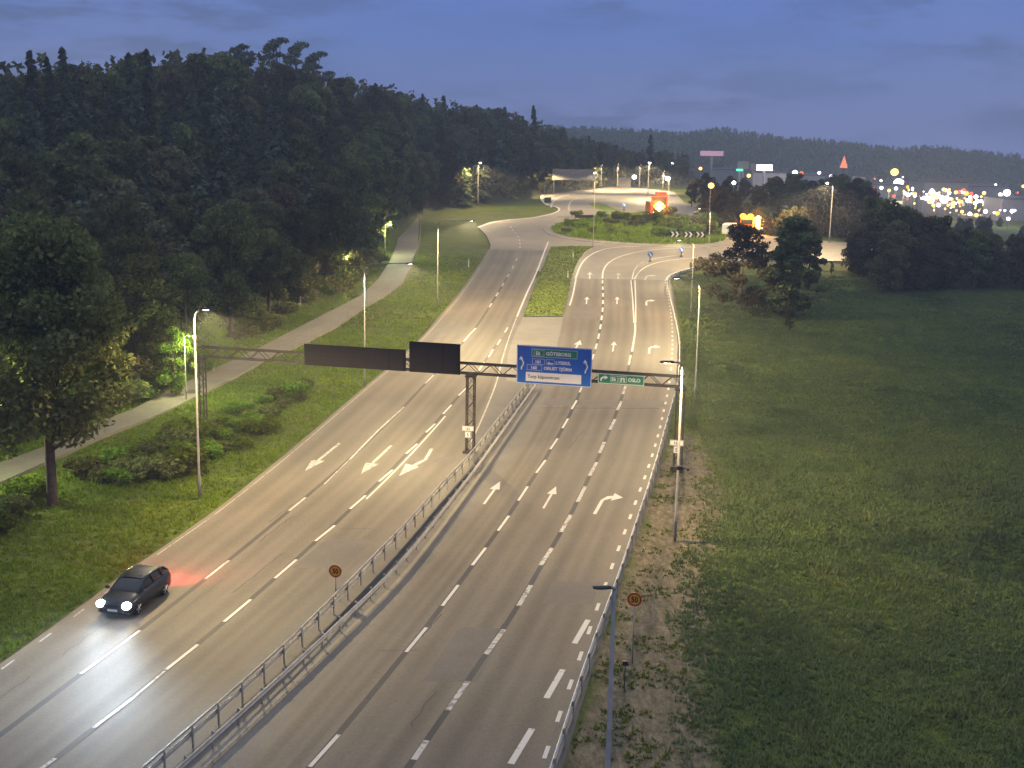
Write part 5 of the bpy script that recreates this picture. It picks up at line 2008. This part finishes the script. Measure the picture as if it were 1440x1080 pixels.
bx = [(2.20, .62, .60, .30, .58), (2.16, .78, .74, .24, .70), (1.95, .86, .84, .20, .80), (1.5, .88, .88, .18, .90), (0.95, .89, .895, .18, .98), (0.0, .89, .90, .18, 1.0), (-1.2, .89, .90, .18, 1.02), (-1.9, .87, .87, .22, 1.03), (-2.15, .80, .80, .28, 1.0), (-2.24, .68, .68, .34, .90)]
body = MB().loft([ring(*r_) for r_ in bx]).build('body', M['carpaint'], car, True)
cab = [(1.02, .80, .76, .96, .985), (0.55, .80, .70, .97, 1.26), (0.2, .80, .66, .97, 1.43), (-0.3, .81, .655, .98, 1.48), (-1.1, .81, .645, .99, 1.46), (-1.7, .79, .60, 1.0, 1.32), (-2.08, .76, .66, 1.0, 1.06)]
MB().loft([ring(x, a, b, z0, z1) for x, a, b, z0, z1 in cab]).build('window_glass', M['glass'], car, True)
rf = MB()
for x0 in (0.30,):
    pass
rf.loft([[(0.32, -.52, 1.405), (0.32, 0, 1.43), (0.32, .52, 1.405)], [(-.3, -.56, 1.475), (-.3, 0, 1.505), (-.3, .56, 1.475)], [(-1.1, -.55, 1.455), (-1.1, 0, 1.485), (-1.1, .55, 1.455)], [(-1.66, -.5, 1.325), (-1.66, 0, 1.355), (-1.66, .5, 1.325)]], False, False)
rf.build('roof', M['carpaint'], car, True)
for sy in (-1, 1):
    pl_ = MB()
    for path in ([(1.0, .74 * sy, 0.985), (0.25, .60 * sy, 1.40), (-.3, .62 * sy, 1.465), (-1.1, .61 * sy, 1.445), (-1.75, .60 * sy, 1.29), (-2.1, .66 * sy, 1.03)], [(-.35, .80 * sy, 1.0), (-.38, .64 * sy, 1.45)], [(-1.25, .80 * sy, 1.02), (-1.3, .62 * sy, 1.42)]):
        pl_.tube(path, 0.035, 6)
    pl_.build('pillar', M['carpaint'], car, True)
    MB().box((0.85, .98 * sy, 1.02), (0.14, 0.2, 0.13)).build('mirror', M['carpaint'], car, True, 0.03)
    hd = MB().ball((2.08, .66 * sy, .67), 0.22, 12, 0.8).build('headlight', M['head'], car, True)
    l = bpy.data.lights.new('headlight_beam', 'SPOT')
    l.energy = 30
    l.color = (0.70, 0.85, 1.0)
    l.spot_size = R(130)
    l.spot_blend = 1.0
    batwing(l, 2.2, 400)
    l.shadow_soft_size = 0.12
    lo = bpy.data.objects.new('headlight_beam', l)
    C.objects.link(lo)
    lo.parent = hd
    lo.location = (2.32, .66 * sy, .66)
    lo.rotation_euler = (0, R(-(90 - 2)), 0)
    MB().box((-2.16, .66 * sy, .86), (0.10, 0.26, 0.20)).build('tail_light', M['tail'], car, True, 0.03)
l = bpy.data.lights.new('tail_glow', 'SPOT')
l.energy = 1500
l.color = (1.0, 0.05, 0.06)
l.spot_size = R(176)
l.spot_blend = 1.0
l.shadow_soft_size = 0.25
lo = bpy.data.objects.new('tail_glow', l)
C.objects.link(lo)
lo.parent = car
lo.location = (-2.4, 0.2, 0.86)
lo.rotation_euler = (0, R(90 - 6), 0)
MB().box((2.19, 0, .46), (0.06, 1.1, 0.22)).build('grille', M['dark'], car, False, 0.02)
MB().box((2.235, 0, .44), (0.02, 0.5, 0.11)).build('number_plate', M['signwhite'], car)
wt = MB()
rg_ = []
for yy_, r_ in ((-.11, .26), (-.10, .31), (-.06, .325), (.06, .325), (.10, .31), (.11, .26)):
    rg_.append([(r_ * math.cos(2 * math.pi * k / 20), yy_, r_ * math.sin(2 * math.pi * k / 20)) for k in range(20)])
tyre = wt.loft(rg_).mesh('tyre', M['rubber'], True)
rm = MB()
for s in (-1, 1):
    for k in range(5):
        a = 2 * math.pi * k / 5
        rm.tube([(0, .112 * s, 0), (.22 * math.cos(a), .112 * s, .22 * math.sin(a))], [.05, .035], 5)
rimm = rm.mesh('rim', M['rim'])
for sx in (1.38, -1.32):
    for sy in (-.79, .79):
        wo = link('wheel', tyre, car, (sx, sy, .325))
        link('rim', rimm, wo)


# ------------------------------------------------------------------ road works trucks with amber lights behind the roundabout
def truck(label, base, rz, body_mat, hot, cab_mat='orange'):
    t = thing('works_truck', label, 'truck', (base.x, base.y, terrain(base.x, base.y) + 0.05), rz)
    MB().box((0, 1.6, 1.75), (2.4, 1.7, 2.3)).build('cab', M[cab_mat], t, False, 0.12)
    MB().box((0, 0.74, 2.25), (2.1, 0.06, 0.9)).build('windscreen', M['glass'], t)
    MB().box((0, 4.6, 1.9), (2.5, 4.2, 2.2)).build('body', M[body_mat], t, False, 0.05)
    MB().box((0, 3.2, 0.72), (1.1, 6.6, 0.3)).build('chassis', M['dark'], t)
    w_ = MB()
    for sx in (-1.05, 1.05):
        for sy in (1.5, 4.4, 5.6):
            rgs = [[(sx + yy_, sy + r_ * math.cos(2 * math.pi * k / 14), .5 + r_ * math.sin(2 * math.pi * k / 14)) for k in range(14)] for yy_, r_ in ((-.14, .4), (-.1, .5), (.1, .5), (.14, .4))]
            MB().loft(rgs).build('wheel', M['rubber'], t, True)
        MB().ball((sx * .8, .72, 1.0), .14, 8).build('headlight', M['glow_w'], t)
    return t


def beacon(t, pos, r, mat):
    return MB().ball(pos, r, 10, 0.8).build('beacon', M[mat], t, True)


def amber_light(t, pos, e, col=(1, .45, .08)):
    l = bpy.data.lights.new('beacon_light', 'POINT')
    l.energy = e
    l.color = col
    l.shadow_soft_size = 0.3
    o = bpy.data.objects.new('beacon_light', l)
    C.objects.link(o)
    o.parent = t
    o.location = pos


p = G(926, 306)
t = truck('works truck with a blazing amber arrow board and red framed panel at the far bend', p, R(8), 'orange', True)
MB().box((0, -0.1, 2.6), (3.2, 0.12, 3.0)).build('arrow_board', M['signblack'], t, False, 0.02)
fr = MB()
fr.box((-1.62, -0.2, 2.3), (0.22, 0.1, 4.0)).box((1.62, -0.2, 2.3), (0.22, 0.1, 4.0)).box((0.25, -0.2, 4.9), (2.5, 0.1, 0.55)).box((0.25, -0.1, 4.4), (0.12, 0.1, 0.8)).box((0, -0.2, 4.2), (3.4, 0.1, 0.2))
fr.build('board_frame', M['red'], t)
for dx, dz_ in ((0, 0), (-.5, .35), (.5, .35), (-.5, -.35), (.5, -.35), (0, .7), (0, -.7), (-.95, .0), (.95, 0)):
    beacon(t, (dx, -0.3, 2.3 + dz_), 0.42, 'amber_white' if abs(dx) + abs(dz_) < 0.9 else 'amber_hot')
amber_light(t, (0, -1.6, 2.6), 3500)
p = G(1049, 330)
t = truck('works truck with two amber beacons on its roof behind the airy tree', p, R(-15), 'truckwhite', True)
for dx in (-.8, 0.55):
    beacon(t, (dx, 1.2, 3.3), 0.62, 'amber_hot')
beacon(t, (-.4, .5, 1.2), 0.45, 'amber_hot')
amber_light(t, (0, -1.0, 3.4), 2200)
p = G(1064, 329)
t = truck('second works truck with a tall stack of amber lamps behind the airy tree', p, R(-15), 'orange', True)
for z in (1.1, 1.7, 2.3, 2.9):
    beacon(t, (0.1, 0.45, z), 0.55, 'amber_white')
amber_light(t, (0, -1.0, 2.4), 2200)
# white van with headlights beside them
p = G(1026, 331)
v = thing('van', 'white van with bright headlights beside the amber lit trucks', 'van', (p.x, p.y, terrain(p.x, p.y) + .05), R(70))
prof = [(2.6, .35), (2.65, .9), (2.0, 1.15), (1.3, 2.0), (0.9, 2.2), (-2.4, 2.2), (-2.6, 2.0), (-2.6, .35)]
MB().prism([(a, b) for a, b in prof], -1.0, 1.0).build('body', M['truckwhite'], v, False, 0.08)
MB().add([(2.02, -.9, 1.16), (2.02, .9, 1.16), (1.32, .9, 2.0), (1.32, -.9, 2.0)], [(0, 1, 2, 3)]).build('windscreen', M['glass'], v).location = (0.02, 0, 0.02)
for sx in (1.7, -1.7):
    for sy in (-.9, .9):
        MB().loft([[(sx + r_ * math.cos(2 * math.pi * k / 14), sy + yy_, .36 + r_ * math.sin(2 * math.pi * k / 14)) for k in range(14)] for yy_, r_ in ((-.12, .3), (-.1, .36), (.1, .36), (.12, .3))]).build('wheel', M['rubber'], v, True)
for sy in (-.75, .75):
    MB().ball((2.6, sy, .8), .2, 10).build('headlight', M['head'], v)


# ------------------------------------------------------------------ the town: low buildings, pylon signs and many lamps
def building(label, px0, px1, ytop, Y, depth, mat, win=None, wrows=1, name='building', sign=None):
    a, b = at_depth(px0, ytop, Y), at_depth(px1, ytop, Y)
    x = (a.x + b.x) / 2
    g = terrain(x, Y)
    W = b.x - a.x
    H = max(3.0, a.z - g)
    t = thing(name, label, 'building', (x, Y, g))
    MB().box((0, depth / 2, H / 2 - 0.5), (W, depth, H + 1.0)).build('wall', M[mat], t)
    MB().box((0, depth / 2, H + 0.12), (W + 0.5, depth + 0.5, 0.3)).build('roof', M['roof'], t)
    n = max(2, int(W / 4))
    if win:
        for k in range(n):
            for r_ in range(wrows):
                if (k * 7 + r_ * 3) % 4 == 0:
                    continue
                MB().box((-W / 2 + (k + .5) * W / n, -0.06, H * (0.3 + 0.55 * r_ / max(1, wrows))), (W / n * .6, 0.1, 1.3)).build('window', M[win], t)
    return t, W, H


building('long low grey shop building left of the violet white sign', 1000, 1060, 238, 560, 18, 'wall', 'glow_dim')
building('pale shop building under the violet white sign', 1058, 1110, 243, 540, 18, 'wall_warm', 'glow_dim')
building('grey shop building near the magenta lamp', 1105, 1160, 246, 560, 20, 'wall', 'glow_dim')
building('small grey tower block left of the two big round lamps', 1206, 1217, 248, 520, 8, 'wall_warm', 'glow_dim', 3)
building('long low dark shop roof behind the lamps', 1300, 1362, 256, 520, 20, 'wall', 'glow_dim')
building('grey warehouse at the right end of the town', 1362, 1412, 262, 540, 20, 'wall')
building('pale low hall beside the lit street', 1225, 1275, 260, 560, 16, 'wall', 'glow_dim')
building('grey hall at the right picture edge', 1410, 1470, 280, 450, 18, 'wall')


def on_pole(name, label, cat, px, py0, py1, px0, px1, Y, mat, depth=0.6, group=None):
    """a lit panel on a mast: panel spans px0..px1, py0..py1"""
    c = at_depth(px, (py0 + py1) / 2, Y)
    a, b = at_depth(px0, py0, Y), at_depth(px1, py1, Y)
    g = terrain(c.x, Y)
    t = thing(name, label, cat, (c.x, Y, g), 0, group)
    MB().tube([(0, 0.4, -0.5), (0, 0.4, a.z - g)], 0.5, 10).build('mast', M['wall_warm'], t, True)
    MB().box((0, 0, (a.z + b.z) / 2 - g), (b.x - a.x, depth, a.z - b.z)).build('panel', M[mat], t, False, 0.1)
    return t


t = on_pole('pylon_sign', 'wide pinkish sign panel on a tall pale mast like a letter T', 'sign', 1001, 212, 219.5, 985, 1017, 520, 'glow_pink')
on_pole('pylon_sign', 'bright violet white rectangular sign above the tree belt', 'sign', 1075, 231.5, 240, 1064, 1086, 520, 'glow_white_sign')
on_pole('pylon_sign', 'grey square sign box with a green strip below it', 'sign', 1045, 227, 238, 1038, 1053, 500, 'wall_warm')
on_pole('pylon_sign', 'low green glowing sign strip under the grey sign box', 'sign', 1040, 237.5, 240.5, 1035, 1044, 498, 'glow_g')
on_pole('pylon_sign', 'grey square sign box left of the violet white sign', 'sign', 1059.5, 230, 240, 1055, 1063, 505, 'wall_warm')
# orange lit open triangle on short legs
c0, c1, c2 = at_depth(1181, 236, 600), at_depth(1192, 236, 600), at_depth(1186.5, 219, 600)
g = terrain(c0.x, 600)
t = thing('triangle_sign', 'tall orange glowing pointed triangle above the town roofs', 'sign', ((c0.x + c1.x) / 2, 600, g))
hw_, zb, zt = (c1.x - c0.x) / 2, c0.z - g, c2.z - g
MB().prism([(-hw_, zb), (hw_, zb), (0, zt)], 0, 0.5).build('panel', M['glow_tri'], t)
MB().tube([(-hw_ * .7, .2, -.5), (-hw_ * .7, .2, zb)], .3, 6).tube([(hw_ * .7, .2, -.5), (hw_ * .7, .2, zb)], .3, 6).build('leg', M['wall'], t)

TL = [(1258, 242, 'y', 1.4, 'largest yellowish globe of light in the town'), (1263.5, 257.5, 'c', 1.7, 'big cold white globe just below the largest yellowish one'),
      (1311, 264, 'y', 1.1, None), (1310.5, 274, 'y', .8, None), (1327, 266.5, 'y', .7, None), (1335, 264, 'w', .95, None), (1335, 271, 'w', .6, None), (1356.5, 264, 'w', 1.0, None), (1359, 272, 'o', .9, None), (1361, 282, 'c', .8, None),
      (1318.5, 273.5, 'c', .8, None), (1328, 281, 'w', 1.3, None), (1300, 278.5, 'c', .7, None), (1305, 278.5, 'c', .6, None), (1277, 274, 'c', .7, None), (1286.5, 275, 'w', .6, None), (1278, 267, 'y', .5, None), (1283.5, 267, 'w', .4, None), (1271, 268, 'y', .4, None),
      (1239, 254, 'w', .5, None), (1239.5, 264, 'c', .6, None), (1228, 266, 'r', .7, None), (1234, 273, 'r', .7, None), (1257, 276, 'r', .6, None), (1260, 265, 'c', .6, None), (1374, 283, 'c', .7, None), (1387, 283, 'c', .7, None), (1386, 278, 'y', .4, None),
      (1416, 271, 'w', 1.25, 'starry white lamp near the right picture edge of the town'), (1400, 260, 'w', .5, 'lone small lamp above the others at the right end of the town'), (1413, 285, 'v', .7, None), (1425.5, 286, 'c', .65, None), (1407, 293, 'c', 1.0, None), (1413, 296, 'c', .5, None), (1402.5, 300, 'o', .8, None), (1427, 296, 'c', .5, None), (1439, 262, 'y', .6, None),
      (1329, 293.5, 'y', .5, None), (1345, 296, 'y', .5, None), (1333, 289, 'y', .5, None), (1344, 286, 'w', .4, None), (1350, 290, 'y', .4, None), (1355, 268, 'r', .8, None), (1366, 272, 'r', .6, None), (1349, 270, 'r', .7, None), (1205, 258, 'w', .5, None), (1217, 259, 'v', .4, None)]
tr_ = random.Random(21)
for _ in range(120):
    px = tr_.uniform(1222, 1440) if tr_.random() < 0.4 else tr_.gauss(1332, 34)
    TL.append((px, float(np.interp(px, [1222, 1300, 1360, 1440], [262, 272, 280, 290])) + tr_.gauss(2, 9), tr_.choice('yywwwccoyvr'), tr_.uniform(.25, .75), None))
MK = {'y': 'glow_y', 'w': 'glow_w', 'c': 'glow_c', 'o': 'glow_o', 'r': 'glow_r', 'v': 'glow_v', 'g': 'glow_g'}
CN = {'y': 'yellow', 'w': 'warm white', 'c': 'cold white', 'o': 'orange', 'r': 'red', 'v': 'violet'}


def town_lamp(px, py, c, r, lb, Y=None, group=None):
    # stand it where a mast of 4 to 9 m carries the light to that height
    if Y is None:
        Y = 470.0
        for _ in range(30):
            q = at_depth(px, py, Y)
            hgt = q.z - terrain(q.x, Y)
            if hgt < 3.5:
                Y -= 10
            elif hgt > 10:
                Y += 8
            else:
                break
            if Y > 600 or Y < 240:
                break
    q = at_depth(px, py, Y)
    g = terrain(q.x, Y)
    h = max(1.0, q.z - g)
    t = thing('town_lamp', lb, 'lamp', (q.x, Y, g), 0, group)
    MB().tube([(0, 0.25, -0.4), (0, 0.25, h)], 0.09, 6).build('mast', M['galv_old'], t)
    k = Y / 470.0
    MB().ball((0, -0.02, h), r * (1.05 if r > 0.55 else 0.85) * k, 10, 0.9).build('globe', M[MK[c]], t, True)


for px, py, c, r, lb in TL:
    town_lamp(px, py, c, r, lb or '%s lamp among the crowded lights of the distant town' % CN[c], None, None if lb else '%s lamps of the distant town' % CN[c])
for px, py, c, r, Y, lb in ((985, 237, 'y', .6, 420, 'small yellowish lamp below the left end of the T shaped sign'), (1000, 261, 'y', 1.1, 266, 'large yellow lamp glowing among the trees behind the roundabout'), (1032, 257, 'w', .7, 272, 'small white lamp right of the yellow lamp in the trees'), (1053, 247, 'y', .7, 420, 'small yellow lamp under the violet white sign'),
                            (1118, 243, 'v', 1.0, 480, 'magenta white lamp right of the violet white sign'), (1127, 243.5, 'r', .7, 482, 'reddish lamp beside the magenta white lamp'), (1169, 248, 'v', .7, 480, 'violet lamp just above the right exit road lamp post'), (1152, 243, 'v', .6, 520, 'faint violet lamp left of the orange triangle'),
                            (945, 231, 'w', .6, 440, 'small white lamp above the white lamp post of the far bend'), (884, 227, 'w', .5, 440, 'small lamp left of the brightest yellow lamp post'), (892, 249, 'c', .8, 400, 'small cold lamp under the brightest yellow lamp post'), (939, 251, 'c', .9, 380, 'cold lamp behind the white lamp post of the far bend'), (703, 247, 'y', .6, 318, 'small yellow lamp in front of the wood right of the lit lamp post'), (830, 225, 'g', .35, 430, 'faint greenish lamp above the long overhead panel'), (1166, 337, 'w', .4, 262, 'tiny white lamp at the foot of the right exit road lamp post')):
    town_lamp(px, py, c, r, lb, Y)
for px, py, Y, e_, c_ in ((1262, 262, 470, 9000, (1, .8, .4)), (1312, 270, 440, 9000, (1, .6, .25)), (1356, 276, 430, 9000, (1, .55, .4)), (1410, 288, 400, 7000, (.9, .95, 1)), (1120, 244, 520, 6000, (.9, .8, 1)), (1240, 262, 480, 5000, (1, .85, .6))):
    q = at_depth(px, py, Y)
    l = bpy.data.lights.new('town_light', 'POINT')
    l.energy = e_
    l.color = c_
    l.shadow_soft_size = 0.4
    o = bpy.data.objects.new('town_light', l)
    C.objects.link(o)
    o.location = (q.x, Y, terrain(q.x, Y) + 9)
# lit street wall in front of the town
q = G(1371, 306)
t = thing('lit_wall', 'long low yellowish lit wall along the street in front of the town', 'wall', (q.x, q.y, q.z), R(-6))
ww_ = 46 * q.y / FPX
MB().box((0, .2, 0.4), (ww_, .3, 1.8)).build('wall', M['wall_warm'], t)
MB().box((0, 0.0, 1.0), (ww_ * .97, .12, .5)).build('lit_band_glow', M['glow_dim'], t)  # glowing band stands in for lamplight falling on the wall

# ------------------------------------------------------------------ damp night air
hz = MB().box((55, 480, 20), (1150, 1120, 110)).build('haze', None)
hz['kind'] = 'stuff'
hz['label'] = 'thin bluish night haze'
hz['category'] = 'haze'
m = bpy.data.materials.new('haze')
m.use_nodes = True
n_ = m.node_tree
n_.nodes.remove(n_.nodes['Principled BSDF'])
pv = nd(n_, 'ShaderNodeVolumePrincipled')
pv.inputs['Color'].default_value = (0.80, 0.86, 0.95, 1)
pv.inputs['Density'].default_value = 0.0006
pv.inputs['Anisotropy'].default_value = 0.3
n_.links.new(pv.outputs[0], n_.nodes['Material Output'].inputs['Volume'])
hz.data.materials.append(m)
sc.cycles.volume_bounces = 0
